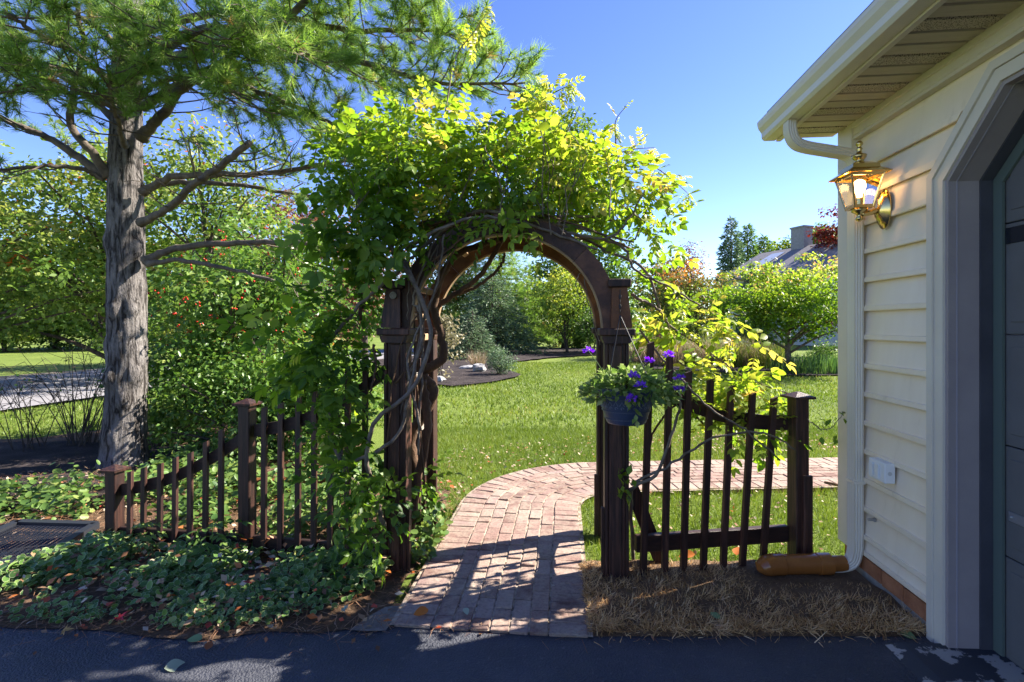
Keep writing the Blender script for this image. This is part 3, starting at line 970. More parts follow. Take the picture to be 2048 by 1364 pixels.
zs = [.170] + [.270 + .175 * k for k in range(15)]
for k in range(len(zs) - 1):
    z0, z1 = zs[k], zs[k + 1]
    if z0 > 2.74:
        break
    z1 = min(z1, 2.758)
    hgt = z1 - z0
    prof = [(.011, z0 + .004), (-.012, z0 + .006), (-.026, z0), (-.029, z0 + .006), (-.029, z0 + min(.030, hgt * .4)), (-.019, z0 + min(.033, hgt * .45)), (-.0175, z0 + min(.040, hgt * .5)), (.002, z1 + .004), (.011, z1 + .004)]
    n = len(prof)
    wob = rng.normal(0, .0012, n)
    vs = [(x, -.142, z) for x, z in prof] + [(x + w, ylim(z), z) for (x, z), w in zip(prof, wob)]
    fs = [tuple(range(n)), tuple(range(n, 2 * n))[::-1]] + [(i, (i + 1) % n, n + (i + 1) % n, n + i) for i in range(n)]
    MB().add(vs, fs).build('siding_board', M['siding'], garage)
MB().prism([(-.034, 2.762), (-.034, 2.775), (-.026, 2.782), (-.034, 2.79), (-.030, 2.83), (-.040, 2.835), (-.040, 2.868), (.01, 2.868), (.01, 2.762)], .02, -6.0, 1).build('frieze_board', M['trim'], garage)
mb = MB().box((-.014, -.062, 1.51), (.056, .168, 2.70), None, .004)
mb.build('corner_trim', M['trim'], garage)
ring('door_casing', .0, .058, -.022, .02, M['trim'], garage)
ring('casing_bead', .060, .098, -.032, .02, M['trim'], garage)
ring('jamb', -.020, -.0005, -.010, .128, M['jamb'], garage)
ring('jamb_groove_highlight', -.0225, -.0195, .026, .031, M['jamb_highlight'], garage)  # thin pale strip, the groove's highlight put into its colour
ring('jamb_stop', -.026, -.001, .130, .184, M['jamb_dark'], garage)
ring('door_seal', -.075, -.012, .186, .198, M['seal'], garage)
door = MB().box((.235, -2.3, 1.28), (.05, 2.9, .02)).build('door', M['door'], garage)
dz = [.0, .50, 1.02, 1.54, 2.06, 2.66]
for i in range(5):
    a, b = dz[i] + .003, dz[i + 1] - .003
    mb = MB().box((.222, -2.3, (a + b) / 2), (.034, 2.86, b - a), None, .003)
    s = mb.build('door_section', M['door'], door)
    mb = MB().box((.203, -1.55, (a + b) / 2), (.006, 1.1, b - a - .11), None, .0025)
    mb.build('raised_panel', M['door'], s)
    if i == 3:
        MB().box((.200, -1.58, 2.0), (.008, 1.2, .075), None, .002).build('window_strip', M['glass_dark'], s)
mb = MB().box((.196, -1.12, .70), (.008, .24, .045), None, .002)
mb.build('lift_bracket', M['steel'], door)
MB().sphere((.190, -1.02, .70), .007, 8, 5).build('bolt', M['steel'], door)

# foundation: one visible brick course over mortar
MB().box((.05, -.41, .07), (.11, .80, .20)).build('foundation', M['mortar'], garage)
y = -.012
for i in range(4):
    ln = .195
    mb = MB().box((-.006, y - ln / 2, .112), (.022, ln - .012, .088), None, .004)
    mb.v = [tuple(np.array(q) + rng.normal(0, .0012, 3)) for q in mb.v]
    mb.build('brick', M['fbrick'], garage)
    y -= ln
MB().prism([(-.36, -.02), (-.20, .018), (.20, .030), (.20, -.02)], -.885, -4.2, 1).build('door_apron', M['peeling'], garage)

# eaves: soffit boards, fascia, gutter
y, k = .095, 0
while y > -3.6:
    w = .098
    x0, x1 = -.395, -.041
    prof = [(y, 2.872), (y - .008, 2.864), (y - w + .012, 2.864), (y - w + .004, 2.880), (y - w, 2.880), (y - w, 2.886), (y, 2.886)]
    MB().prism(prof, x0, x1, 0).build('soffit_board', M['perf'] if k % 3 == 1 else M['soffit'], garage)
    y -= w + .001
    k += 1
MB().box((-.040, -1.75, 2.8775), (.018, 3.7, .013)).build('soffit_channel', M['trim'], garage)
MB().prism([(-.400, 2.850), (-.372, 2.850), (-.372, 2.862), (-.386, 2.862), (-.386, 3.02), (-.400, 3.02)], .105, -5.9, 1).build('fascia', M['trim'], garage)
gp = [(-.402, 2.862), (-.475, 2.862), (-.490, 2.880), (-.492, 2.915), (-.512, 2.945), (-.520, 2.972), (-.520, 2.992), (-.508, 2.992), (-.508, 2.975), (-.500, 2.95), (-.482, 2.92), (-.480, 2.884), (-.472, 2.870), (-.402, 2.870)]
gut = MB().prism(gp, .12, -5.9, 1).build('gutter', M['gutter'], garage)
MB().prism([(-.403, 2.863), (-.474, 2.863), (-.489, 2.880), (-.491, 2.915), (-.511, 2.945), (-.519, 2.972), (-.519, 2.991), (-.403, 2.991)], .121, .124, 1).build('end_cap', M['gutter'], gut)
sl = .5
mb = MB()
mb.prism([(-.46, 2.998), (2.75, 2.998 + 3.21 * sl), (5.96, 2.998), (5.96, 3.06), (2.75, 3.06 + 3.21 * sl), (-.46, 3.06)], .11, -6.1, 1)
mb.build('roof', M['roof'], garage)
MB().prism([(-.40, 2.90), (-.40, 2.996), (2.75, 2.996 + 3.15 * sl), (2.75, 2.87 + 3.15 * sl)], .085, .104, 1).build('rake_board', M['trim'], garage)


def fluted(w, d, n=4, dep=.004):
    """rectangular downspout section with shallow flutes"""
    pts2 = []
    for (ax, ay, bx, by) in ((-w, -d, w, -d), (w, -d, w, d), (w, d, -w, d), (-w, d, -w, -d)):
        for i in range(2 * n):
            t = (i + .5) / (2 * n)
            nx, ny = (by - ay), -(bx - ax)
            l = math.hypot(nx, ny)
            k = -dep if i % 2 else 0
            pts2.append((ax + (bx - ax) * t + nx / l * k, ay + (by - ay) * t + ny / l * k))
    return pts2


ds = bez([(-.445, -.222, 2.864), (-.445, -.222, 2.80), (-.420, -.222, 2.735), (-.36, -.222, 2.70), (-.20, -.222, 2.665), (-.10, -.222, 2.64), (-.062, -.222, 2.58), (-.060, -.222, 2.48)], 42)
MB().sweep(ds, fluted(.028, .038), (0, 1, 0)).build('downspout_elbow', M['gutter'], garage)
MB().sweep([(-.060, -.222, 2.50), (-.060, -.222, 1.5), (-.060, -.222, .26)], fluted(.030, .040), (0, 1, 0)).build('downspout', M['gutter'], garage)
ds = bez([(-.060, -.222, .28), (-.062, -.222, .19), (-.085, -.218, .115), (-.15, -.210, .085), (-.22, -.200, .08)], 24)
MB().sweep(ds, fluted(.029, .039), (0, 1, 0)).build('downspout_shoe', M['gutter'], garage)
MB().box((-.060, -.222, .62), (.07, .092, .018)).build('downspout_strap', M['gutter'], garage)
MB().lathe([(.001, 0), (.009, 0), (.009, .03), (.013, .032), (.013, .04), (.001, .04)], (0, 0, 0), 8, 0).build('hose_stub', M['steel'], garage).location = (-.045, -.33, .42)


def gl(x, y, z):
    """garage local -> world"""
    p = np.array([2.211, 3.39]) + x * EX + y * EY
    return np.array([p[0], p[1], z])


# brown drain pipe from the downspout
pa, pb = gl(-.12, -.21, .098), np.array([1.56, 3.19, .092])
dp = thing('drain_pipe', 'glossy orange brown plastic drain pipe lying below the downspout', 'pipe', (1.85, 3.19, 0))
ax = (pb - pa) / np.linalg.norm(pb - pa)
ln = np.linalg.norm(pb - pa)
at_ = lambda t: pa + ax * t
MB().tube([at_(.0), at_(.12)], .048, 32).build('inlet_sleeve', M['pvc'], dp, True)
MB().tube([at_(.09), at_(.092), at_(.17), at_(.172)], [.0605, .065, .065, .0605], 40).build('coupling', M['pvc'], dp, True)
MB().tube([at_(.16), at_(ln - .11)], .060, 40).build('barrel', M['pvc'], dp, True)
els = [at_(ln - .13), at_(ln - .125), at_(ln - .07), at_(ln - .02) + np.array([0, -.004, -.008]), at_(ln + .015) + np.array([0, -.01, -.022]), at_(ln + .03) + np.array([0, -.015, -.035])]
MB().tube(els, [.061, .065, .065, .062, .046, .012], 40).build('elbow_end', M['pvc'], dp, True)

# outlet box
ob = thing('outlet_box', 'white weatherproof outlet box screwed to the siding', 'outlet box', gl(-.022, -.47, .755), ROT)
MB().box((-.028, 0, 0), (.056, .15, .112), None, .004).build('case', M['white_box'], ob)
for yy in (.040, -.012):
    MB().prism([(yy - .017, -.040), (yy + .017, -.040), (yy + .017, .028), (yy + .010, .036), (yy - .010, .036), (yy - .017, .028)], -.067, -.057, 0).build('flap_cover', M['white_box'], ob)
MB().lathe([(.001, -.002), (.011, -.002), (.011, 0), (.001, 0)], (-.03, -.0755, 0), 14, 1).build('knockout_plug', plain('grey plug', (.5, .5, .48), .5), ob)

# wall lantern
lan = thing('wall_lantern', 'polished brass wall lantern with its bulb lit', 'lantern', gl(-.026, -.46, 2.25), ROT)
MB().lathe([(.002, -.002), (.078, -.002), (.080, -.010), (.066, -.016), (.064, -.026), (.046, -.034), (.040, -.044), (.002, -.048)], (0, 0, 0), 28, 0).build('back_plate', M['brass'], lan, smooth=True).scale = (1, .8, 1.45)
LX = -.140
MB().tube(bez([(-.03, 0, -.005), (-.09, 0, -.022), (LX + .012, 0, -.03)], 8), [.018, .018, .017, .016, .015, .014, .014, .014, .014][:len(bez([(-.03, 0, -.005), (-.09, 0, -.022), (LX + .012, 0, -.03)], 8))], 10).build('arm', M['brass'], lan, smooth=True)
zb, zt, wb, wt = .008, .190, .047, .086


def quad_ring(z0, z1, w0, w1, t):
    """square frame collar"""
    m_ = MB()
    for sx, sy in ((1, 0), (-1, 0), (0, 1), (0, -1)):
        pass
    o0 = [(LX - w0, -w0), (LX + w0, -w0), (LX + w0, w0), (LX - w0, w0)]
    o1 = [(LX - w1, -w1), (LX + w1, -w1), (LX + w1, w1), (LX - w1, w1)]
    i0 = [(LX - w0 + t, -w0 + t), (LX + w0 - t, -w0 + t), (LX + w0 - t, w0 - t), (LX - w0 + t, w0 - t)]
    i1 = [(LX - w1 + t, -w1 + t), (LX + w1 - t, -w1 + t), (LX + w1 - t, w1 - t), (LX - w1 + t, w1 - t)]
    vs = [(*p, z0) for p in o0] + [(*p, z1) for p in o1] + [(*p, z0) for p in i0] + [(*p, z1) for p in i1]
    fs = []
    for i in range(4):
        j = (i + 1) % 4
        fs += [(i, j, 4 + j, 4 + i), (8 + j, 8 + i, 12 + i, 12 + j), (4 + i, 4 + j, 12 + j, 12 + i), (j, i, 8 + i, 8 + j)]
    return m_.add(vs, fs)


quad_ring(zb - .006, zb + .012, wb + .004, wb + .006, .012).build('bottom_rail', M['brass'], lan)
quad_ring(zt - .012, zt + .004, wt + .002, wt + .006, .012).build('top_rail', M['brass'], lan)
for sx in (-1, 1):
    for sy in (-1, 1):
        MB().tube([(LX + sx * wb, sy * wb, zb), (LX + sx * wt, sy * wt, zt)], .0055, 6).build('corner_bar', M['brass'], lan)
for sx, sy in ((1, 0), (-1, 0), (0, 1), (0, -1)):
    e0, e1 = wb - .002, wt - .002
    if sx:
        q = [(LX + sx * e0, -e0, zb), (LX + sx * e0, e0, zb), (LX + sx * e1, e1, zt), (LX + sx * e1, -e1, zt)]
    else:
        q = [(LX - e0, sy * e0, zb), (LX + e0, sy * e0, zb), (LX + e1, sy * e1, zt), (LX - e1, sy * e1, zt)]
    MB().add(q, [(0, 1, 2, 3)]).build('glass_pane', M['glass'], lan)
prof = [(wt + .026, zt + .000), (wt + .028, zt + .006), (wt - .012, zt + .034), (.070, zt + .056), (.036, zt + .075)]
mb = MB()
for (w0, z0), (w1, z1) in zip(prof[:-1], prof[1:]):
    o0 = [(LX - w0, -w0, z0), (LX + w0, -w0, z0), (LX + w0, w0, z0), (LX - w0, w0, z0)]
    o1 = [(LX - w1, -w1, z1), (LX + w1, -w1, z1), (LX + w1, w1, z1), (LX - w1, w1, z1)]
    mb.add(o0 + o1, [(i, (i + 1) % 4, 4 + (i + 1) % 4, 4 + i) for i in range(4)])
mb.build('roof', M['brass'], lan)
MB().lathe([(.036, zt + .070), (.030, zt + .080), (.020, zt + .085), (.026, zt + .096), (.036, zt + .110), (.038, zt + .122), (.022, zt + .128), (.014, zt + .134), (.012, zt + .150), (.017, zt + .158), (.012, zt + .166), (.010, zt + .172), (.019, zt + .184), (.018, zt + .194), (.008, zt + .204), (.001, zt + .206)], (LX, 0, 0), 16).build('finial', M['brass'], lan, smooth=True)
MB().lathe([(wb * .95, zb - .006), (.040, zb - .020), (.018, zb - .034), (.012, zb - .044), (.020, zb - .056), (.020, zb - .066), (.008, zb - .076), (.001, zb - .078)], (LX, 0, 0), 12).build('base_drop', M['brass'], lan, smooth=True)
MB().lathe([(.018, zb), (.018, zb + .055), (.014, zb + .06), (.001, zb + .06)], (LX, 0, 0), 14).build('bulb_socket', M['brass'], lan)
MB().lathe([(.013, zb + .06), (.016, zb + .08), (.029, zb + .105), (.034, zb + .128), (.029, zb + .150), (.014, zb + .162), (.001, zb + .165)], (LX, 0, 0), 16).build('bulb', M['bulb'], lan, smooth=True)
ld = bpy.data.lights.new('bulb_light', 'POINT')
ld.energy, ld.color, ld.shadow_soft_size = 0.42, (1.0, .60, .25), .03
lo = bpy.data.objects.new('bulb_light', ld)
COL.objects.link(lo)
lo.parent = lan
lo.location = (LX, 0, zb + .19)

# ------------------------------------------------------------------ arbor
arb = thing('garden_arbor', 'dark stained wooden arbor with a round arch over the brick path', 'arbor', (-.0475, 3.27, 0), ROT)
AL = lambda x, y, z: np.array([*(np.array([-.0475, 3.27]) + x * EX + y * EY), z])
DEP, HS = .70, .70
for sx in (-1, 1):
    for row, yy in enumerate((0, DEP)):
        mat = M['wood'] if row == 0 else M['wood']
        post = MB().box((sx * HS, yy, .72), (.105, .105, 1.50), None, .004).build('post', mat, arb)
        for s2 in (-1, 1):
            MB().box((sx * HS + s2 * .0635, yy, .735), (.020, .128, 1.47), None, .003).build('side_board', mat, post)
        MB().box((sx * HS, yy - .0585, .735), (.062, .010, 1.45), None, .003).build('face_board', mat, post)
        MB().box((sx * (HS - .085), yy - .048, .225), (.020, .030, .47), None, .003).build('base_strip', mat, post)
        MB().prism([(sx * HS - .078, 1.472), (sx * HS + .078, 1.472), (sx * HS + .090, 1.50), (sx * HS + .090, 1.518), (sx * HS - .090, 1.518), (sx * HS - .090, 1.50)], yy - .088, yy + .088, 1).build('collar', mat, post)
        MB().box((sx * HS, yy, 1.542), (.216, .216, .044), None, .006).build('collar_cap', mat, post)
        xo = sx * (HS + .030)
        b, t = .064, .047
        xt = sx * (HS + .018)
        MB().hexa([(xo - b, yy - b, 1.566), (xo + b, yy - b, 1.566), (xo + b, yy + b, 1.566), (xo - b, yy + b, 1.566)],
                  [(xt - t, yy - t, 1.816), (xt + t, yy - t, 1.816), (xt + t, yy + t, 1.816), (xt - t, yy + t, 1.816)]).build('tapered_block', M['wood_back'] if (sx > 0 or row) else mat, post)
        MB().box((xt, yy, 1.844), (.140, .130, .052), None, .006).build('block_cap', mat, post)
    # side panel: rails and thin uprights between front and back post
    xs = sx * HS
    sc_ = [(DEP * t, .395 + s * (.035 + .045 * abs(2 * t - 1) ** 2)) for s, ts in ((-1, np.linspace(.09, .91, 9)), (1, np.linspace(.91, .09, 9))) for t in ts]
    MB().prism(sc_, xs - .012, xs + .012, 0).build('scalloped_rail', M['wood'], arb)
    for zz in (.83, 1.195):
        MB().box((xs, DEP / 2, zz), (.045, DEP - .13, .07), None, .004).build('side_rail', M['wood_grey'] if sx < 0 else M['wood'], arb)
    for q in (.14, .28, .42, .56):
        MB().box((xs + .026, q, .76), (.016, .026, 1.16), None, .002).build('upright_slat', M['wood'], arb)
    MB().box((xs, DEP / 2, 1.495), (.10, DEP - .18, .05), None, .004).build('top_rail', M['tan_wood'], arb)
RI, RO = .622, .736
ZS = 1.548


def arc_plank(y0, y1, a0, a1, r0, r1, n=14):
    an = np.linspace(a0, a1, n)
    vs = []
    for a in an:
        for (r, y) in ((r0, y0), (r1, y0), (r1, y1), (r0, y1)):
            vs.append((r * math.cos(a), y, ZS + r * math.sin(a)))
    fs = [(4 * i + j, 4 * i + (j + 1) % 4, 4 * i + 4 + (j + 1) % 4, 4 * i + 4 + j) for i in range(n - 1) for j in range(4)]
    fs += [(0, 1, 2, 3), (4 * n - 1, 4 * n - 2, 4 * n - 3, 4 * n - 4)]
    return MB().add(vs, fs)


for yy, mat in ((-.015, M['wood_arch']), (DEP - .03, M['wood_back'])):
    for i in range(4):
        a0, a1 = math.pi * i / 4 + .002, math.pi * (i + 1) / 4 - .002
        pl = arc_plank(yy, yy + .045, a0, a1, RI, RO).build('arch_plank', mat, arb)
        arc_plank(yy + .010, yy + .062, a0, a1, RI - .012, RI - .001).build('arch_lip', M['tan_wood'], pl)
key = MB().box((0, -.024, ZS + RI + .062), (.135, .016, .112), None, .003).build('keystone', M['wood_arch'], arb)
for r in (.042, .024):
    pr = [(r, -.0335), (r + .006, -.0335), (r + .007, -.032), (r - .001, -.032)]
    MB().lathe([(r - .007, -.0325), (r - .005, -.038), (r, -.040), (r + .003, -.038), (r + .005, -.0325)], (0, 0, ZS + RI + .062), 24, 1).build('rosette', M['wood_arch'], key)
ey = MB().lathe([(.013, -.004), (.016, -.010), (.022, -.010), (.024, -.004), (.022, .002), (.013, .002)], (-(HS + .012), -.058, 1.775), 18, 1)
ey.build('cup_hook_ring', M['wood_grey'], arb)
for i in range(11):
    a = math.pi * (i + .5) / 11
    rot = Matrix.Rotation(-(a - math.pi / 2), 3, 'Y')
    r = RO - .045
    MB().box((r * math.cos(a), DEP / 2 + .0, ZS + r * math.sin(a)), (.045, DEP - .10, .030), rot, .003).build('cross_slat', M['tan_wood'] if i % 3 == 1 else M['wood_arch'], arb)


# ------------------------------------------------------------------ fences
def picket(mb_top, mb_bot, w, t, direc):
    """leaning picket between bottom and top centre points, slanted top"""
    d = np.array([direc[0], direc[1], 0.0])
    n = np.array([-d[1], d[0], 0])
    b, tp = np.array(mb_bot), np.array(mb_top)
    q = lambda c, s1, s2, dz=0: c + d * w / 2 * s1 + n * t / 2 * s2 + np.array([0, 0, dz])
    return MB().hexa([q(b, -1, -1), q(b, 1, -1), q(b, 1, 1), q(b, -1, 1)], [q(tp, -1, -1, -.008), q(tp, 1, -1, .006), q(tp, 1, 1, .006), q(tp, -1, 1, -.008)])


def fence_post(fence, x, y, top, w, rz, mat, root=None):
    rot = Matrix.Rotation(rz, 3, 'Z')
    p = MB().box((x, y, top / 2 - .035), (w, w, top + .045), rot, .005).build('post', mat, fence, True)
    l = loc_of(fence)
    mb = MB()
    for (z0, z1, w0, w1) in ((top - .012, top + .004, w * .78, w * .80), (top + .004, top + .030, w * .74, .012)):
        c = [rot @ Vector((sx * w0, sy * w0, 0)) for sx, sy in ((-1, -1), (1, -1), (1, 1), (-1, 1))]
        c1 = [rot @ Vector((sx * w1, sy * w1, 0)) for sx, sy in ((-1, -1), (1, -1), (1, 1), (-1, 1))]
        mb.hexa([(x + a.x - l[0], y + a.y - l[1], z0) for a in c], [(x + a.x - l[0], y + a.y - l[1], z1) for a in c1])
    mb.build('post_cap', mat, p)
    return p


def curved_rail(fence, a, b, zf, n, hh, th, mat, off):
    """board of height hh following zf(t) between plan points a and b"""
    a, b = np.array(a), np.array(b)
    d = (b - a) / np.linalg.norm(b - a)
    nn = np.array([-d[1], d[0]])
    vs = []
    for t in np.linspace(0, 1, n):
        p = a + (b - a) * t + nn * off
        z = zf(t)
        for s, zz in ((-1, -hh / 2), (1, -hh / 2), (1, hh / 2), (-1, hh / 2)):
            vs.append((*(p + nn * th / 2 * s), z + zz))
    fs = [(4 * i + j, 4 * i + (j + 1) % 4, 4 * i + 4 + (j + 1) % 4, 4 * i + 4 + j) for i in range(n - 1) for j in range(4)]
    fs += [(3, 2, 1, 0), (4 * n - 4, 4 * n - 3, 4 * n - 2, 4 * n - 1)]
    return MB().add(vs, fs).build('top_rail', mat, fence, True)


fl = thing('picket_fence', 'long dark stained picket fence stepping down from the arbor past ground cover', 'fence', (-1.83, 3.53, 0))
E0, E1, E2 = np.array([-2.87, 3.70]), np.array([-1.83, 3.54]), np.array([-.83, 3.36])
fence_post(fl, *E0, .545, .085, -.15, M['wood'])
fence_post(fl, *E1, 1.045, .086, -.15, M['wood'])
curved_rail(fl, E0 + (.05, -.008), E1 - (.05, -.008), lambda t: .395 + .13 * t + .275 * t * t, 14, .085, .035, M['woodx'], .02)
curved_rail(fl, E1 + (.05, -.009), E2, lambda t: .855 + .10 * t + .33 * t * t, 14, .085, .035, M['woodx'], .02)
MB().box(((E0 + E1) / 2).tolist() + [.09], (np.linalg.norm(E1 - E0) - .1, .035, .09), Matrix.Rotation(-.153, 3, 'Z'), .004).build('bottom_rail', M['woodx'], fl, True)
MB().box(((E1 + E2) / 2).tolist() + [.09], (np.linalg.norm(E2 - E1) - .1, .035, .09), Matrix.Rotation(-.178, 3, 'Z'), .004).build('bottom_rail', M['woodx'], fl, True)


def fence_d(px, a, b):
    """distance at which the pixel column crosses the plan line a-b"""
    k = (px - 1024) / FPX
    d = b - a
    t = (a[0] - k * a[1]) / (k * d[1] - d[0])
    return a[1] + d[1] * t


dirL = (E2 - E0) / np.linalg.norm(E2 - E0)
for px, py in ((261, 943), (288, 935), (321, 927), (351, 915), (381, 905), (412, 883), (443, 859)):
    d = fence_d(px, E0, E1) - .03
    tp = P(px, py, d)
    picket(tp, (tp[0] - .006, tp[1], .02), .034, .022, dirL).build('picket', M['wood'], fl, True)
for px, py in ((529, 814), (562, 806), (597, 796), (629, 778), (662, 762), (696, 738), (731, 713)):
    d = fence_d(px, E1, E2) - .03
    tp = P(px, py, d)
    picket(tp, (tp[0] - .006, tp[1], .02), .036, .022, dirL).build('picket', M['wood'], fl, True)

fr = thing('picket_fence', 'short dark picket fence sloping down between the arbor and the garage', 'fence', (1.88, 3.37, 0))
R0, R1 = np.array([.76, 3.20]), np.array([1.885, 3.375])
fence_post(fr, *R1, 1.115, .094, .16, M['wood'])
MB().box((R1[0] + .030, R1[1] - .060, .30), (.062, .020, .62), Matrix.Rotation(.16, 3, 'Z'), .003).build('post_cleat', M['wood'], fr, True)
curved_rail(fr, R0, R1 - (.06, .009), lambda t: 1.24 - .32 * math.sin(t * math.pi * .5) ** 1.0 + .02 * t, 14, .095, .035, M['woodx'], .03)
rl = R1 - R0
MB().box((*((R0 + R1) / 2 + np.array([-.02, .03])), .205), (np.linalg.norm(rl) - .08, .045, .105), Matrix.Rotation(math.atan2(rl[1], rl[0]), 3, 'Z'), .004).build('bottom_rail', M['woodx'], fr, True)
ba, bb = np.array([.78, 3.34, .52]), np.array([1.0, 3.36, -.02])
MB().sweep([ba, (ba + bb) / 2, bb], [(-.022, -.045), (.022, -.045), (.022, .045), (-.022, .045)], (1, 0, 0)).build('diagonal_brace', M['wood'], fr, True)
dirR = rl / np.linalg.norm(rl)
for (pt, yt, pb_, yb) in ((1301, 685, 1286, 1149), (1339, 712, 1329, 1149), (1377, 743, 1367, 1150), (1421, 758, 1406, 1150), (1462, 772, 1446, 1149), (1505, 787, 1484, 1147), (1548, 795, 1525, 1139)):
    d = fence_d((pt + pb_) / 2, R0, R1) - .03
    tp, bt = P(pt, yt, d), P(pb_, yb, d)
    bt[2] = max(bt[2], .02)
    picket(tp, bt, .040, .024, dirR).build('picket', M['wood'], fr, True)

# ------------------------------------------------------------------ hanging pot with verbena
PC = P(1252, 760, 2.99)
pot = thing('hanging_pot', 'dark blue embossed pot hanging on the arbor post', 'flower pot', (PC[0], PC[1], 1.015))
prof = [(.02, .0), (.105, .0), (.112, .006), (.128, .05), (.146, .11), (.156, .160), (.158, .178), (.168, .180), (.171, .188), (.171, .204), (.164, .208), (.155, .204), (.150, .17), (.02, .165)]
body = MB().lathe(prof, (0, 0, 0), 40).build('body', M['pot'], pot, smooth=False)
for z, r in ((.032, .1225), (.078, .1375), (.150, .1545)):
    MB().lathe([(r - .002, z - .004), (r + .0025, z - .002), (r + .0025, z + .002), (r - .002, z + .004)], (0, 0, 0), 40).build('raised_band', M['pot'], body)
mb = MB()
for k in range(26):                                       # embossed scrolls and leaf tips round the wall
    a = 2 * math.pi * k / 26
    for (z, r, s) in ((.100, .1445, .010), (.125, .1505, .0)):
        c = np.array([r * math.cos(a), r * math.sin(a), z])
        tx = np.array([-math.sin(a), math.cos(a), 0])
        if s:
            ang = np.linspace(0, 4.6, 9)
            pts_ = [c + tx * (s * math.cos(t) * (1 - t / 8)) + np.array([0, 0, s * math.sin(t) * (1 - t / 8)]) for t in ang]
            mb.tube(pts_, .0018, 4)
        else:
            mb.tube([c - tx * .014 - np.array([0, 0, .010]), c + np.array([0, 0, .013]), c + tx * .014 - np.array([0, 0, .010])], .0018, 4)
mb.build('embossed_scrollwork', M['pot_relief'], body, kind='stuff')
MB().lathe([(.001, .172), (.150, .172), (.150, .178), (.001, .186)], (0, 0, 0), 24).build('soil', M['soil'], pot)
hk = AL(.718, -.075, 1.80) - np.array([PC[0], PC[1], 1.015])
for k in range(5):
    z = hk[2] - .03 * k - .012
    lk = MB().lathe([(.006, -.002), (.0085, 0), (.006, .002)], (0, 0, 0), 8, 1 if k % 2 else 0).build('chain_link', M['cord'], pot)
    lk.location, lk.scale = (hk[0], hk[1], z), (1, 1, 2.1)
kn = np.array([hk[0], hk[1], hk[2] - .155])
for a in (-2.5, -.6, 1.4):
    rim = np.array([.165 * math.cos(a), .165 * math.sin(a), .20])
    MB().tube([kn, (kn + rim) / 2, rim], .0035, 5).build('hanger_cord', M['cord'], pot)
vb = thing('verbena_plant', 'leafy verbena with purple flower heads spilling over the hanging pot', 'flower', (PC[0], PC[1], 1.16))
n = 900
a = rng.random(n) * 2 * math.pi
r = .23 * np.sqrt(rng.random(n))
pos = np.stack([PC[0] + r * np.cos(a) * 1.12, PC[1] - .02 + r * np.sin(a), 1.19 + .15 * (1 - (r / .25) ** 2) * rng.random(n) ** .6 - .05 * (r > .17) * rng.random(n)], 1)
nd = np.stack([np.cos(a), np.sin(a), rng.normal(.1, .5, n)], 1)
scatter('foliage', LEAF, pos, frames_x(nd + rng.normal(0, .5, (n, 3)), rng.normal(0, .8, n)), rng.uniform(.03, .062, n), M['herb'], vb)
n = 260
a = rng.random(n) * 2 * math.pi
pos = np.stack([PC[0] + .10 + rng.normal(.10, .06, n), PC[1] - .05 + rng.normal(0, .06, n), 1.20 + rng.normal(0, .045, n)], 1)
scatter('feathery_foliage', LEAF2, pos, frames_x(rng.normal(0, 1, (n, 3)) + (0.8, 0, 0), rng.normal(0, .8, n)), np.stack([rng.uniform(.03, .055, n), np.full(n, .02), np.full(n, .03)], 1), M['herb'], vb)
mb = MB()
for (px, py, d) in ((1177, 702, 2.93), (1299, 722, 2.95), (1337, 712, 3.02), (1268, 752, 2.74), (1282, 772, 2.72), (1263, 799, 2.72), (1358, 757, 2.90), (1360, 780, 2.88)):
    c = P(px, py, d)
    nb = 46
    dv = rng.normal(0, 1, (nb, 3))
    dv /= np.linalg.norm(dv, axis=1)[:, None]
    dv[:, 2] = np.abs(dv[:, 2]) * .8 - .1
    scatter('flower_head', LEAF2, c + dv * rng.uniform(.006, .026, (nb, 1)), frames_x(dv + rng.normal(0, .3, dv.shape), rng.random(nb) * 6), rng.uniform(.014, .027, nb), M['flower'], vb, kind=None)
    root_ = np.array([PC[0] + (c[0] - PC[0]) * .3, PC[1] - .02, 1.18])
    MB().tube(bez([root_, (root_ + c) / 2 + (0, 0, .02), c], 8), .0022, 4).build('flower_stem', M['herb'], vb, True)
# one long leafy shoot hanging over the rim
n = 18
t = np.linspace(0, 1, n)
st = bez([(PC[0] - .02, PC[1] - .17, 1.205), (PC[0] - .01, PC[1] - .20, 1.18), (PC[0] + .02, PC[1] - .19, 1.05)], 18)[:n]
scatter('hanging_shoot', LEAF, st, frames_x(np.stack([rng.normal(0, .8, len(st)), np.full(len(st), -.4), np.full(len(st), -.8)], 1), rng.normal(0, .5, len(st))), rng.uniform(.035, .055, len(st)), M['herb'], vb)

# ------------------------------------------------------------------ wisteria on the arbor
wis = thing('wisteria_vine', 'lush green wisteria vine heaped over the arch and the ground cover side of the arbor', 'vine', (-.80, 3.62, 0))
WT = [compound_leaf(4, 1), compound_leaf(5, 2, .27, .135), compound_leaf(3, 3, .36, .19), compound_leaf(4, 5, .32, .16, .6)]


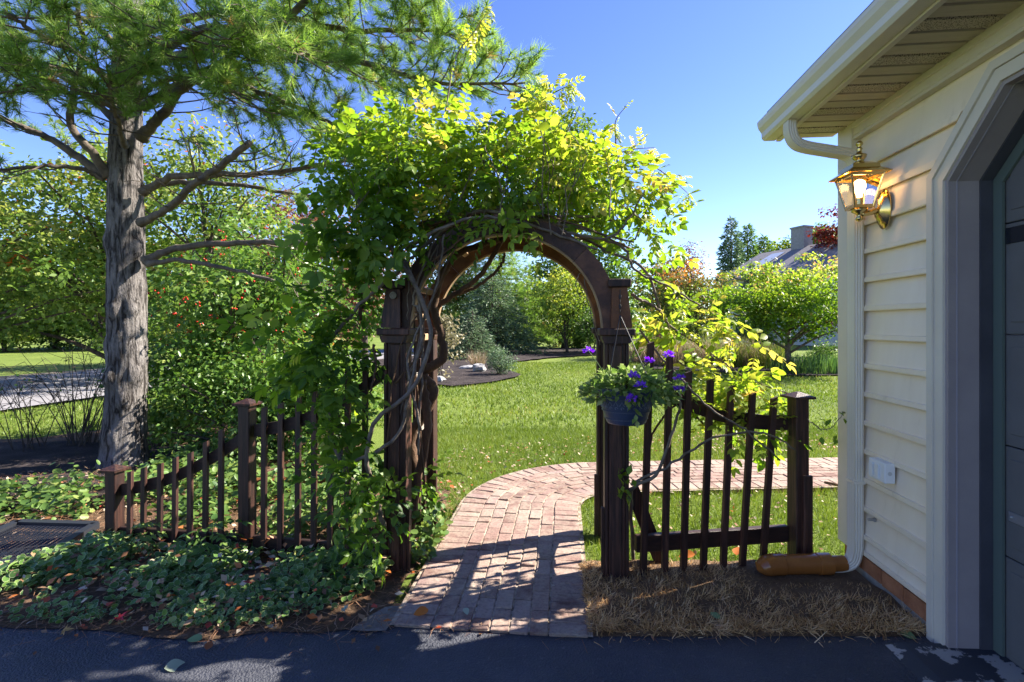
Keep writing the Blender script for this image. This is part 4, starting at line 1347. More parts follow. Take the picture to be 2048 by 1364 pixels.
def vine_leaves(name, ells, parent, mat, seed, yb, size=(.12, .225)):
    r = np.random.default_rng(seed)
    pos, out = [], []
    for (px, py, d, rx, ry, rz, n) in ells:
        c = P(px, py, d)
        q = r.normal(0, 1, (n, 3))
        q /= np.linalg.norm(q, axis=1)[:, None]
        rad = r.random(n) ** .42
        p = c + q * rad[:, None] * np.array([rx, ry, rz])
        pos.append(p)
        out.append(q)
    pos, out = np.vstack(pos), np.vstack(out)
    pick = r.integers(0, len(WT), len(pos))
    for k, (tm, jt) in enumerate(WT):
        s = pick == k
        if not s.any():
            continue
        p, o = pos[s], out[s]
        n = len(p)
        d = o * .7 + r.normal(0, .7, (n, 3)) + np.array([0, 0, .1])
        sz = r.uniform(*size, n)
        warm = yb(p, r, n)
        scatter(name, tm, p, frames_x(d, r.normal(0, .6, n)), sz, mat, parent, rnd=warm, jit=jt)


def warm_main(p, r, n):
    w = .33 + .11 * np.clip((p[:, 0] + .5) / 1.2, -1, 1.2) + .22 * np.clip((p[:, 2] - 2.35) / .5, -.9, 1)
    return np.clip(w + r.normal(0, .13, n) + .5 * (r.random(n) < .03), 0, 1)


vine_leaves('foliage', [
    (1000, 350, 3.45, .80, .44, .26, 390), (810, 340, 3.35, .44, .40, .33, 165), (1200, 375, 3.5, .36, .38, .25, 150),
    (720, 430, 3.2, .20, .26, .28, 64), (860, 272, 3.6, .52, .36, .19, 165), (1080, 285, 3.6, .32, .32, .11, 80), (1000, 442, 3.16, .42, .05, .06, 26), (830, 470, 3.18, .14, .08, .14, 22), (700, 330, 3.3, .18, .25, .22, 46),
    (690, 610, 3.25, .15, .2, .26, 20), (650, 700, 3.2, .24, .14, .16, 42), (665, 850, 3.15, .18, .12, .36, 30), (730, 1010, 3.1, .17, .14, .20, 36),
    (1310, 460, 3.7, .16, .25, .24, 38), (1300, 620, 3.75, .10, .2, .3, 16), (760, 520, 3.3, .15, .25, .2, 40), (840, 960, 3.5, .05, .18, .1, 10)], wis, M['wisteria'], 3, warm_main)


vine_leaves('large_leaves', [(710, 440, 3.18, .20, .22, .24, 34), (630, 690, 3.2, .26, .12, .12, 24), (690, 600, 3.22, .12, .14, .2, 8), (670, 800, 3.14, .16, .10, .24, 16), (700, 960, 3.1, .16, .10, .20, 15)], wis, M['wisteria'], 4,
            lambda p, r, n: np.clip(.33 + r.normal(0, .10, n), 0, 1), (.20, .30))


def stem(parent, pts, r0, r1, mat=None, seg=7, n=28, name='stem'):
    c = bez(pts, n)
    c[1:-1] += rng.normal(0, .004, (len(c) - 2, 3))
    return MB().tube(c, np.linspace(r0, r1, len(c)), seg).build(name, mat or M['vine'], parent, True, True)


stem(wis, [(-.80, 3.72, -.02), (-.68, 3.62, .45), (-.71, 3.60, .8), P(868, 790, 3.6), P(845, 745, 3.62), P(885, 718, 3.62), P(880, 660, 3.64), P(868, 620, 3.62), P(880, 560, 3.6), P(920, 505, 3.6), P(1000, 480, 3.6)], .042, .022, M['vine_brown'], 10, 60, 'main_trunk')
stem(wis, [P(862, 620, 3.7), P(905, 592, 3.7), P(950, 560, 3.68), P(985, 515, 3.66), P(1010, 470, 3.6)], .022, .016, M['vine_brown'])
stem(wis, [P(905, 592, 3.72), P(950, 575, 3.74), P(1000, 535, 3.74), P(1010, 505, 3.7)], .014, .010, M['vine_brown'])
stem(wis, [P(845, 760, 3.55), P(855, 850, 3.5), P(835, 960, 3.5), P(820, 1060, 3.5)], .028, .032, M['vine_brown'])
stem(wis, [P(700, 380, 3.2), P(800, 520, 3.13), P(845, 600, 3.12), P(860, 660, 3.12), P(845, 740, 3.12), P(815, 790, 3.1), P(745, 850, 3.08), P(735, 930, 3.08), P(750, 985, 3.1)], .013, .014)
stem(wis, [P(790, 480, 3.2), P(835, 590, 3.15), P(842, 680, 3.15), P(820, 770, 3.13), P(800, 860, 3.12), P(760, 900, 3.1), P(700, 930, 3.12), P(655, 985, 3.2)], .010, .012)
stem(wis, [P(640, 700, 3.25), P(740, 590, 3.2), P(800, 540, 3.2), P(860, 470, 3.25)], .012, .009)
stem(wis, [P(720, 640, 3.3), P(740, 540, 3.3), P(790, 470, 3.3), P(850, 440, 3.3)], .014, .008, M['vine_brown'])
stem(wis, [P(660, 870, 3.18), P(700, 955, 3.15), P(750, 1000, 3.12), P(770, 1060, 3.15)], .016, .014)
stem(wis, [P(675, 820, 3.2), P(678, 880, 3.2), P(690, 940, 3.16)], .009, .010)
stem(wis, [P(745, 690, 3.2), P(752, 730, 3.2), P(740, 800, 3.2)], .009, .006, M['vine_brown'])
# woody tangle along the top of the arch
for k in range(20):
    x0 = rng.uniform(740, 900)
    x1 = rng.uniform(1080, 1270)
    y0, y1 = rng.uniform(430, 520), rng.uniform(430, 530)
    d = rng.uniform(3.15, 3.8)
    stem(wis, [P(x0, y0, d), P(.65 * x0 + .35 * x1, rng.uniform(415, 462), d + rng.normal(0, .05)), P(.35 * x0 + .65 * x1, rng.uniform(425, 458), d + rng.normal(0, .05)), P(x1, y1, d)], rng.uniform(.007, .016), rng.uniform(.005, .010), None if k % 3 else M['vine_brown'], 6, 24)
for pts_ in ([P(1150, 470, 3.3), P(1240, 490, 3.3), P(1270, 540, 3.35), P(1330, 570, 3.4), P(1400, 610, 3.45)],
             [P(1100, 455, 3.3), P(1200, 478, 3.25), P(1250, 450, 3.25), P(1290, 380, 3.3)],
             [P(1205, 500, 3.35), P(1290, 540, 3.4), P(1330, 640, 3.45), P(1400, 690, 3.5), P(1440, 730, 3.5)],
             [P(1262, 590, 3.3), P(1320, 620, 3.4), P(1340, 660, 3.45)]):
    stem(wis, pts_, .011, .006)
for k in range(9):
    xa, xb, xc = rng.uniform(770, 860), rng.uniform(790, 870), rng.uniform(800, 960)
    d = rng.uniform(3.12, 3.5)
    stem(wis, [P(xa, rng.uniform(760, 1000), d), P(xb, rng.uniform(620, 720), d - .02), P(rng.uniform(820, 880), rng.uniform(520, 600), d), P(xc, rng.uniform(430, 480), d)], rng.uniform(.005, .011), rng.uniform(.004, .008), None if k % 2 else M['vine_brown'], 6, 26)
tw = MB()
for k in range(110):
    px, py = rng.uniform(690, 1230), rng.uniform(270, 430)
    d = rng.uniform(3.1, 3.8)
    a = P(px, py, d)
    b = a + np.array([rng.normal(0, .12), rng.normal(0, .1), rng.uniform(.08, .30)])
    c = P(px + rng.normal(0, 40), min(470, py + rng.uniform(50, 130)), d)
    tw.tube([c, (a + c) / 2 + rng.normal(0, .015, 3), a, b], [.004, .0035, .003, .002], 4)
tw.build('twigs', M['vine'], wis, True, kind='stuff')
for x0, y0, x1, y1 in ((835, 590, 905, 470), (850, 600, 880, 480), (1190, 520, 1160, 600), (815, 640, 830, 500), (1165, 540, 1200, 690)):   # thin hanging runners
    stem(wis, [P(x0, y0, 3.25), P((x0 + x1) / 2 + rng.normal(0, 12), (y0 + y1) / 2, 3.27), P(x1, y1, 3.3)], .003, .003, None, 5, 14, 'runner')


def shoot(parent, pts, n, seed, lo=.55, size=(.09, .16), r0=.006):
    c = bez(pts, 30)
    MB().tube(c, np.linspace(r0, .002, len(c)), 5).build('shoot', M['vine'], parent, True)
    r = np.random.default_rng(seed)
    t = r.uniform(.35, 1, n) * (len(c) - 1)
    p = c[t.astype(int)]
    d = r.normal(0, .8, (n, 3)) + (0, 0, -.1)
    tm, jt = WT[1]
    scatter('shoot_leaves', tm, p, frames_x(d, r.normal(0, .5, n)), r.uniform(*size, n), M['wisteria'], parent, rnd=np.clip(lo + r.normal(0, .1, n), 0, 1), jit=jt)


shoot(wis, [P(890, 230, 3.4), P(910, 120, 3.4), P(950, 60, 3.4), P(985, 10, 3.4)], 14, 1, .7)
shoot(wis, [P(990, 250, 3.5), P(1060, 215, 3.5), P(1110, 185, 3.5), P(1150, 165, 3.5)], 26, 2, .72)
shoot(wis, [P(1235, 330, 3.5), P(1231, 270, 3.5), P(1232, 240, 3.5), P(1252, 212, 3.5)], 10, 3, .8, (.07, .11))
shoot(wis, [P(1220, 310, 3.5), P(1300, 330, 3.5), P(1345, 360, 3.5), P(1385, 395, 3.5)], 12, 4, .7, (.08, .12))
shoot(wis, [P(1200, 320, 3.5), P(1260, 300, 3.5), P(1310, 295, 3.5)], 18, 5, .82, (.08, .13))
shoot(wis, [P(1270, 480, 3.5), P(1300, 400, 3.5), P(1310, 340, 3.5)], 14, 6, .62)

wr = thing('wisteria_vine', 'yellowing wisteria branches sprawling over the short fence beside the garage', 'vine', (.80, 3.36, 0))


def warm_right(p, r, n):
    return np.clip(.62 + .25 * (p[:, 2] - 1.1) + r.normal(0, .15, n), 0, 1)


vine_leaves('foliage', [(1440, 770, 3.45, .20, .16, .15, 46), (1500, 860, 3.35, .30, .12, .08, 20), (1400, 640, 3.5, .22, .15, .15, 30), (1545, 800, 3.4, .14, .12, .12, 18), (1480, 700, 3.5, .2, .15, .08, 12), (1330, 640, 3.5, .14, .2, .2, 16)], wr, M['wisteria'], 8, warm_right)
stem(wr, [(.80, 3.37, .0), P(1262, 1010, 3.3), P(1268, 975, 3.12), P(1310, 950, 3.1), P(1335, 890, 3.1), P(1355, 830, 3.12), P(1362, 790, 3.12)], .013, .008)
stem(wr, [P(1262, 970, 3.12), P(1330, 935, 3.1), P(1400, 890, 3.1), P(1470, 865, 3.12), P(1540, 870, 3.15), P(1590, 900, 3.2)], .009, .005)
stem(wr, [P(1280, 660, 3.45), P(1345, 740, 3.2), P(1420, 815, 3.12), P(1490, 860, 3.12), P(1560, 920, 3.2)], .008, .005)
stem(wr, [P(1290, 930, 3.4), P(1310, 860, 3.42), P(1360, 810, 3.42), P(1420, 855, 3.42), P(1440, 800, 3.42)], .008, .006, M['vine_brown'])
stem(wr, [P(1400, 690, 3.5), P(1440, 720, 3.5), P(1500, 760, 3.45), P(1590, 790, 3.4)], .007, .004)
stem(wr, [P(1460, 860, 3.4), P(1463, 780, 3.4), P(1458, 690, 3.4)], .005, .003)
stem(wr, [P(1605, 830, 3.35), P(1650, 860, 3.3), P(1690, 825, 3.25)], .004, .002)
n = 16
pp = np.array([P(1640 + rng.uniform(-10, 50), 840 + rng.uniform(-20, 45), 3.3) for _ in range(n)])
scatter('dark_leaves', LEAF, pp, frames_x(rng.normal(0, 1, (n, 3)) + (0, 0, -.6), rng.normal(0, .5, n)), rng.uniform(.04, .06, n), M['wisteria'], wr, rnd=rng.uniform(.1, .4, n))
n = 22
pp = np.array([P(1250 + rng.normal(0, 10), 960 + rng.uniform(-25, 40), 3.08) for _ in range(n)])
scatter('base_leaves', LEAF, pp, frames_x(rng.normal(0, 1, (n, 3)) + (0, 0, -.4), rng.normal(0, .5, n)), rng.uniform(.04, .075, n), M['wisteria'], wr, rnd=rng.uniform(.3, .65, n))

# ------------------------------------------------------------------ white pine
TB = np.array([-4.40, 5.80, 0.0])
pine = thing('pine_tree', 'tall white pine with thick grey trunk and long soft needles', 'pine tree', TB)
nr, ns = 190, 56
zz = np.concatenate([np.linspace(-.05, 5.6, 150), np.linspace(5.7, 10.5, 40)])
rad = np.interp(zz, [-.05, .15, .6, 1.3, 2.4, 3.3, 5.2, 8, 10.5], [.275, .225, .195, .188, .178, .165, .135, .09, .03])
knots = [(1.0, -1.9, .05), (1.02, -.4, .04), (1.75, -1.7, .04), (1.78, -.6, .035), (2.0, 3.0, .03), (.35, -1.6, .03), (2.45, -.3, .045), (2.5, -2.4, .03), (1.35, -2.7, .03), (.75, -1.0, .03)]
V = np.zeros((len(zz), ns, 3))
for i, z in enumerate(zz):
    cx = .02 * math.sin(z * 1.3) + .012 * z
    for j in range(ns):
        a = 2 * math.pi * j / ns
        q = Vector((math.cos(a) * 7, math.sin(a) * 7, z * 2.6))
        rr = rad[i] * (1 + .055 * (abs(mnoise.noise(Vector((q.x, q.y, q.z * .5)))) * 2 - .5) + .05 * mnoise.noise(q * 2.7) + .05 * mnoise.noise(Vector((math.cos(a) * 1.5, math.sin(a) * 1.5, z * 1.2))))
        for kz, ka, kh in knots:
            da = (a - ka + math.pi) % (2 * math.pi) - math.pi
            kq = (da / .33) ** 2 + ((z - kz) / .085) ** 2
            rr += kh * 1.5 * math.exp(-kq) - kh * .9 * math.exp(-kq * 7)
        V[i, j] = (cx + rr * math.cos(a), rr * math.sin(a), z)
idx = np.arange(len(zz) * ns).reshape(len(zz), ns)
nx = np.roll(idx, -1, 1)
FF = np.stack([idx[:-1], nx[:-1], nx[1:], idx[1:]], -1).reshape(-1, 4)
link_mesh('trunk', np_mesh('trunk', V.reshape(-1, 3), FF), M['pine_bark'], pine, smooth=True)

limbs = []                      # (points, r0, r1, needle start fraction, density)
PD = 5.75
trunk_at = lambda z: TB + np.array([.012 * z, 0, z])
img = lambda *q: [P(*a) for a in q]
limbs += [
    (img((218, 352, 5.7), (180, 300, 5.55), (140, 250, 5.5), (150, 180, 5.4), (165, 90, 5.2), (150, 0, 5.0)), .055, .02, .45, 1),
    (img((212, 350, 5.75), (150, 310, 5.7), (95, 275, 5.7), (0, 235, 5.6), (-120, 190, 5.5)), .055, .02, .5, .7),
    (img((208, 358, 5.7), (150, 335, 5.5), (60, 335, 5.3), (-60, 350, 5.1)), .030, .012, .75, .4),
    (img((282, 445, 5.65), (330, 420, 5.3), (390, 368, 5.0), (450, 325, 4.8), (500, 285, 4.65)), .046, .028, 9, 0),
    (img((285, 385, 5.7), (340, 355, 5.6), (430, 350, 5.5), (560, 342, 5.4), (690, 318, 5.3), (820, 250, 5.2)), .045, .016, .62, .5),
    (img((285, 378, 5.85), (360, 365, 5.9), (470, 370, 5.9), (600, 390, 5.9), (700, 400, 5.9)), .040, .012, .8, .35),
    (img((290, 522, 5.75), (340, 500, 5.7), (420, 488, 5.65), (530, 485, 5.6), (640, 492, 5.6), (760, 520, 5.6)), .050, .018, .9, .2),
    (img((295, 528, 5.7), (360, 520, 5.6), (460, 540, 5.5), (560, 565, 5.5), (640, 590, 5.5)), .032, .010, .9, .2),
    (img((282, 275, 5.7), (320, 235, 5.55), (370, 175, 5.4), (450, 120, 5.3), (560, 45, 5.1), (680, -60, 5.0)), .062, .03, .35, 1),
    (img((285, 215, 5.8), (400, 150, 5.6), (520, 185, 5.4), (640, 235, 5.3), (740, 285, 5.2)), .045, .012, .40, 1),
    (img((280, 130, 5.8), (480, 90, 5.5), (700, 120, 5.2), (880, 165, 5.0), (1050, 165, 4.9)), .055, .010, .35, 1.0),
    (img((285, 60, 5.8), (480, 20, 5.6), (700, 60, 5.4), (860, 60, 5.2), (960, 90, 5.1)), .050, .010, .35, 1),
    (img((240, 180, 5.6), (160, 110, 5.0), (80, 70, 4.5), (10, 20, 4.2)), .045, .012, .35, 1),
    (img((255, 190, 5.5), (290, 120, 4.9), (350, 80, 4.4), (420, 60, 4.1)), .045, .012, .3, 1),
    (img((250, 230, 5.6), (200, 200, 5.2), (120, 180, 4.8), (30, 170, 4.5)), .040, .010, .35, 1),
    (img((265, 150, 5.6), (400, 60, 5.0), (520, 70, 4.6), (620, 110, 4.3)), .045, .012, .35, 1),
    (img((250, 290, 5.6), (240, 260, 5.2), (225, 200, 4.8), (215, 130, 4.5)), .035, .010, .4, 1),
    (img((230, 240, 5.8), (120, 150, 6.0), (0, 110, 6.2), (-120, 90, 6.3)), .040, .010, .35, 1),
    (img((240, 210, 5.7), (170, 160, 5.4), (90, 130, 5.1), (0, 140, 4.9), (-60, 170, 4.7)), .040, .010, .35, 1),
    (img((255, 120, 5.7), (200, 60, 5.2), (120, 10, 4.8), (60, -30, 4.5)), .040, .010, .35, 1),
    (img((270, 200, 5.6), (330, 160, 5.2), (420, 170, 4.9), (500, 200, 4.7)), .036, .010, .35, 1),
    (img((285, 90, 5.9), (420, 60, 6.1), (600, 90, 6.3), (760, 170, 6.4)), .045, .010, .4, 1),
    (img((270, 30, 5.8), (420, -40, 5.3), (620, -60, 4.9), (800, -40, 4.6)), .045, .012, .35, 1),
]
for k in range(14):              # whorls above the frame
    z = 5.6 + 4.6 * k / 14
    a = k * 2.4
    L = np.interp(z, [4.9, 10.2], [3.0, .8]) * rng.uniform(.85, 1.1)
    b = trunk_at(z)
    d = np.array([math.cos(a), math.sin(a), 0])
    if d[1] < -.5 and z < 6.5:
        L *= .7
    limbs.append(([b, b + d * L * .35 + (0, 0, .25), b + d * L * .7 + (0, 0, .35), b + d * L + (0, 0, .55)], .045 * L / 3 + .01, .008, .5, .3))
tuft_pos, tuft_dir = [], []
twg = MB()
for pts_, r0, r1, f0, dens in limbs:
    c = bez(pts_, 30)
    c[2:-1] += rng.normal(0, .007, (len(c) - 3, 3))
    MB().tube(c, np.interp(np.linspace(0, 1, len(c)), [0, .05, .12, 1], [r0 * 1.25, r0, r0 * .85, r1]), 8).build('limb', M['pine_limb'], pine, True, True)
    seg = np.linalg.norm(np.diff(c, axis=0), axis=1)
    L = seg.sum()
    tcur = max(.18, f0 * .6) if f0 < 2 else .3
    s = tcur
    side = 1
    while s < 1.0:
        i = min(int(s * (len(c) - 1)), len(c) - 2)
        t = c[i + 1] - c[i]
        t /= np.linalg.norm(t)
        lat = np.cross(t, (0, 0, 1.0)) * side
        lat /= np.linalg.norm(lat) + 1e-9
        d = lat * rng.uniform(.6, 1.1) + t * rng.uniform(.4, .9) + np.array([0, 0, rng.uniform(-.15, .3)])
        d /= np.linalg.norm(d)
        ln_ = rng.uniform(.35, .85) * (1.15 - .5 * s)
        leafy = f0 < 2 and s > f0 * .8
        if not leafy and rng.random() < .35:
            s += .12 / L
            side = -side
            continue
        q = bez([c[i], c[i] + d * ln_ * .5 + (0, 0, -.03), c[i] + d * ln_ + (0, 0, rng.uniform(-.05, .08))], 6)
        twg.tube(q, np.linspace(.009, .004, len(q)), 4, False)
        for kk in range(rng.integers(3, 6)):
            b = q[rng.integers(2, len(q))]
            d2 = d * .8 + rng.normal(0, .5, 3) + (0, 0, .15)
            d2 /= np.linalg.norm(d2)
            l2 = rng.uniform(.12, .34)
            e = b + d2 * l2
            twg.tube([b, (b + e) / 2 + rng.normal(0, .012, 3), e], [.0045, .0035, .0025], 3, False)
            if leafy and rng.random() < dens:
                for w in (1.0, .66, .33):
                    tuft_pos.append(b + d2 * l2 * w)
                    tuft_dir.append(d2 + rng.normal(0, .15, 3) + (0, 0, .15))
        if leafy and rng.random() < dens:
            tuft_pos.append(q[-1])
            tuft_dir.append(d)
        s += rng.uniform(.07, .13) / L * (.85 if leafy else 1.5)
        side = -side
    if f0 < 2:
        tuft_pos.append(c[-1])
        tuft_dir.append(c[-1] - c[-3])
twg.build('twigs', M['pine_limb'], pine, True, kind='stuff')
tuft_pos, tuft_dir = np.array(tuft_pos), np.array(tuft_dir)
print('pine tufts', len(tuft_pos))
pk = rng.integers(0, 3, len(tuft_pos))
for k in range(3):
    s = pk == k
    n = s.sum()
    scatter('needles', needle_tuft(34, 20 + k), tuft_pos[s], frames_x(tuft_dir[s], rng.random(n) * 6), rng.uniform(.095, .15, n), M['needle'], pine, rnd=np.clip(.5 + rng.normal(0, .22, n), 0, 1))


# ------------------------------------------------------------------ trees and shrubs
def tree(name, label, cat, base, top, crown, zc, trunk_r, clumps, per, leaf, mat, seed, clump=.55, bark=None, group=None,
         warm=0.0, flat=.55, stems=1, shell=2.2, tmpl=LEAF2, lean=(0, 0), bite=.10):
    """tapered trunk and limbs, crown of leaf clumps spread through an ellipsoid"""
    r = np.random.default_rng(seed)
    base = np.array([base[0], base[1], 0.0])
    t = thing(name, label, cat, base, 0, group)
    rx, ry, rz = crown
    cc = base + np.array([lean[0], lean[1], zc])
    q = r.normal(0, 1, (clumps, 3))
    q /= np.linalg.norm(q, axis=1)[:, None]
    cen = cc + q * (r.random(clumps) ** (1 / shell))[:, None] * np.array([rx, ry, rz])
    # knock some bites out of the outline
    cen += r.normal(0, bite, cen.shape) * np.array([rx, ry, rz])
    cen[:, 2] = np.maximum(cen[:, 2], .15)
    br = MB()
    for s in range(stems):
        a = 2 * math.pi * s / max(1, stems) + .4
        off = np.array([math.cos(a), math.sin(a), 0]) * (trunk_r * 2.2 if stems > 1 else 0)
        ht = zc + rz * .35
        c = bez([base + off * .5 + (0, 0, -.05), base + off * 2 + np.array([lean[0], lean[1], 0]) * .3 + (r.normal(0, .03 * ht), r.normal(0, .03 * ht), ht * .4), base + off * 5 + np.array([lean[0], lean[1], 0]) + (r.normal(0, .04 * ht), r.normal(0, .04 * ht), ht)], 14)
        rad = np.interp(np.linspace(0, 1, len(c)), [0, .06, .5, 1], [1.35, 1, .7, .25]) * trunk_r / math.sqrt(stems)
        MB().tube(c, rad, 9).build('trunk', bark or M['bark'], t, True, True)
        for k in r.choice(clumps, min(clumps, max(8, 26 // stems)), replace=False):
            e = cen[k]
            i = min(len(c) - 1, max(2, int(len(c) * min(1, max(.22, (e[2] - .35 * rz) / ht)) * .85)))
            m_ = (c[i] + e) / 2 + (0, 0, .06 * rz)
            br.tube(bez([c[i], m_, e], 6), np.linspace(rad[i] * .5, .012 + trunk_r * .05, len(bez([c[i], m_, e], 6))), 5, False)
    br.build('branches', bark or M['bark'], t, True, kind='stuff')
    n = clumps * per
    ci = np.repeat(np.arange(clumps), per)
    cs = clump * r.uniform(.6, 1.25, clumps)
    g = r.normal(0, 1, (n, 3))
    g *= np.minimum(1, 1.7 / (np.linalg.norm(g, axis=1)[:, None] + 1e-6))
    pos = cen[ci] + g * cs[ci][:, None] * np.array([1, 1, flat])
    pos[:, 2] = np.maximum(pos[:, 2], .05)
    nrm = g * .5 + r.normal(0, .6, (n, 3)) + (0, 0, .7)
    hgt = np.clip((pos[:, 2] - (cc[2] - rz)) / (2 * rz), 0, 1)
    rv = np.clip(.45 + r.normal(0, .14, clumps)[ci] + r.normal(0, .14, n) + warm * (hgt - .5), 0, 1)
    scatter('crown', tmpl, pos, frames(nrm, r.random(n) * 6.3), leaf * r.uniform(.7, 1.25, n), mat, t, rnd=rv)
    return t


def conifer(name, label, base, h, rad, mat, seed, z0=.3, whorls=18, per=260, leaf=.16, cat='spruce tree', group=None, droop=.15, power=1.0, tuft=None):
    r = np.random.default_rng(seed)
    base = np.array([base[0], base[1], 0.0])
    t = thing(name, label, cat, base, 0, group)
    MB().tube([base + (0, 0, -.05), base + (0, 0, h * .5), base + (0, 0, h * .98)], [h * .022, h * .014, .02], 8).build('trunk', M['bark'], t, True, True)
    br = MB()
    P_, D_ = [], []
    for w in range(whorls):
        f = w / (whorls - 1)
        z = z0 + (h - z0) * f
        R = rad * (1 - f) ** power + .06
        nb = max(4, int(11 * (1 - .55 * f)))
        for k in range(nb):
            a = 2 * math.pi * (k + r.random() * .8) / nb + w
            L = R * r.uniform(.68, 1.12)
            d = np.array([math.cos(a), math.sin(a), 0])
            b = base + (0, 0, z)
            tip = b + d * L + (0, 0, -droop * L + r.normal(0, .05))
            br.tube([b, (b + tip) / 2 + (0, 0, .05 * L), tip], [.012 + .008 * L, .012, .006], 4, False)
            m = max(6, int(per * L / rad / 4))
            s = r.random(m) ** .6
            side = np.cross(d, (0, 0, 1))
            p = b + np.outer(s, tip - b) + np.outer(r.normal(0, .20, m) * (1.15 - s) * L * .8, side) + r.normal(0, .05, (m, 3)) * (1, 1, .9) + np.outer((1 - np.abs(2 * s - 1)) * .05 * L, (0, 0, 1))
            P_.append(p)
            D_.append(np.tile(d, (m, 1)) + r.normal(0, .55, (m, 3)) + (0, 0, -.1))
    br.build('branches', M['bark'], t, True, kind='stuff')
    P_, D_ = np.vstack(P_), np.vstack(D_)
    n = len(P_)
    if tuft is not None:
        scatter('needles', tuft, P_, frames_x(D_, r.random(n) * 6), leaf * r.uniform(.7, 1.2, n), mat, t, rnd=np.clip(.5 + r.normal(0, .2, n), 0, 1))
    else:
        scatter('needles', LEAF2, P_, frames_x(D_, r.random(n) * 6), np.stack([leaf * r.uniform(.7, 1.25, n), leaf * .42 * np.ones(n), leaf * np.ones(n) * .6], 1), mat, t, rnd=np.clip(.45 + r.normal(0, .22, n), 0, 1))
    return t


at = lambda px, d: ((px - 1024) / FPX * d, d)

# left: berry shrub, twiggy shrub, maple and woods beyond the street
sh = tree('berry_shrub', 'large green shrub dotted with red berries behind the long fence', 'shrub', at(500, 7.5), 3, (1.35, 1.15, 1.15), 1.95, .05, 120, 85, .085, M['shrub_g'], 31, clump=.24, stems=5, flat=.8, tmpl=LEAF, warm=.2)
r_ = np.random.default_rng(5)
nb = 90
c0 = np.array([*at(500, 7.5), 1.9])
q = r_.normal(0, 1, (nb, 3))
q /= np.linalg.norm(q, axis=1)[:, None]
q[:, 1] = -np.abs(q[:, 1])
bp_ = c0 + q * np.array([1.35, 1.15, 1.05]) * r_.uniform(.7, 1.08, (nb, 1))
oct_ = (np.array([(1, 0, 0), (-1, 0, 0), (0, 1, 0), (0, -1, 0), (0, 0, 1), (0, 0, -1)]), np.array([(0, 2, 4), (2, 1, 4), (1, 3, 4), (3, 0, 4), (2, 0, 5), (1, 2, 5), (3, 1, 5), (0, 3, 5)]))
pos = np.repeat(bp_, 3, 0) + r_.normal(0, .022, (nb * 3, 3))
scatter('berries', oct_, pos, np.tile(np.eye(3), (len(pos), 1, 1)), r_.uniform(.012, .018, len(pos)), M['berry'], sh, smooth=True)
tree('low_shrub', 'twiggy olive undergrowth at the foot of the berry shrub', 'shrub', at(610, 6.6), 1.5, (1.1, .7, .72), .72, .03, 95, 80, .065, M['shrub_g'], 33, clump=.2, stems=5, flat=.8)
tree('low_shrub', 'thin leaved bush between the pine trunk and the berry shrub', 'shrub', at(375, 7.0), 1.7, (.85, .6, .80), .85, .03, 95, 75, .065, M['shrub_g'], 34, clump=.2, stems=5, flat=.8)

tree('low_shrub', 'bushy green undergrowth in front of the berry shrub stems', 'shrub', at(490, 6.3), 1.3, (.95, .5, .55), .62, .03, 80, 80, .06, M['shrub_g'], 35, clump=.18, stems=5, flat=.8)
tree('low_shrub', 'rusty tinted bush closing the gap behind the tall fence post', 'shrub', at(545, 8.6), 2.0, (1.5, .7, .95), .95, .03, 80, 70, .08, M['far_o'], 36, clump=.24, stems=4, flat=.8, warm=.3)


def twiggy(label, base, h, spread, seed, nst=26, leaves=90):
    r = np.random.default_rng(seed)
    base = np.array([*base, 0.0])
    t = thing('twiggy_shrub', label, 'shrub', base)
    mb = MB()
    ends = []
    for k in range(nst):
        a, s = r.random() * 6.28, spread * math.sqrt(r.random())
        e = base + np.array([math.cos(a) * s, math.sin(a) * s * .6, h * r.uniform(.65, 1.05)])
        b = base + r.normal(0, .09, 3) * (1, 1, 0)
        c = bez([b, (b * .55 + e * .45) + (0, 0, .12 * h), e], 10)
        mb.tube(c, np.linspace(.008, .003, len(c)), 4, False)
        for q in range(5):
            i = r.integers(4, len(c))
            f = c[i] + r.normal(0, .16, 3) + (0, 0, .12)
            mb.tube([c[i], (c[i] + f) / 2 + r.normal(0, .02, 3), f], [.0035, .003, .002], 3, False)
            ends += [f, (c[i] + f) / 2]
    mb.build('stems', M['bark'], t, True, kind='stuff')
    ends = np.array(ends)
    pick = r.choice(len(ends), min(leaves, len(ends)), replace=False)
    p = ends[pick] + r.normal(0, .02, (len(pick), 3))
    scatter('leaves', LEAF, p, frames_x(r.normal(0, 1, (len(p), 3)), r.random(len(p)) * 6), r.uniform(.03, .055, len(p)), M['shrub_g'], t, rnd=r.uniform(0, .5, len(p)))


twiggy('nearly bare twiggy shrub beside the pine trunk', at(165, 6.7), 1.35, .95, 41)
twiggy('low bare twigs in the mulch under the pine', at(60, 6.5), .9, .6, 42, 12, 30)

tree('maple_tree', 'broad maple with yellow green leaves and a few red ones behind the pine', 'maple tree', at(235, 14.5), 8, (4.3, 3.2, 3.1), 3.9, .17, 230, 105, .15, M['maple_g'], 51, clump=.42, flat=.5, warm=.25)
tree('maple_tree', 'smaller maple with sunlit pale leaves on the street side of the pine trunk', 'maple tree', at(-150, 12.0), 6, (4.0, 2.0, 2.2), 3.0, .11, 120, 85, .13, M['maple_g'], 52, clump=.36, flat=.5, warm=.2)
tree('maple_tree', 'airy tall maple with thin pale leaves rising between the pine trunk and the berry shrub', 'maple tree', at(420, 13.2), 8, (2.3, 1.6, 1.9), 5.0, .10, 70, 52, .13, M['maple_g'], 56, clump=.40, flat=.6, warm=.2)
tree('autumn_tree', 'bare looking tree with thin rust brown leaves beyond the berry shrub', 'tree', at(600, 19), 7, (2.6, 2.2, 2.2), 4.5, .15, 90, 60, .15, M['far_b'], 53, clump=.4, flat=.6)
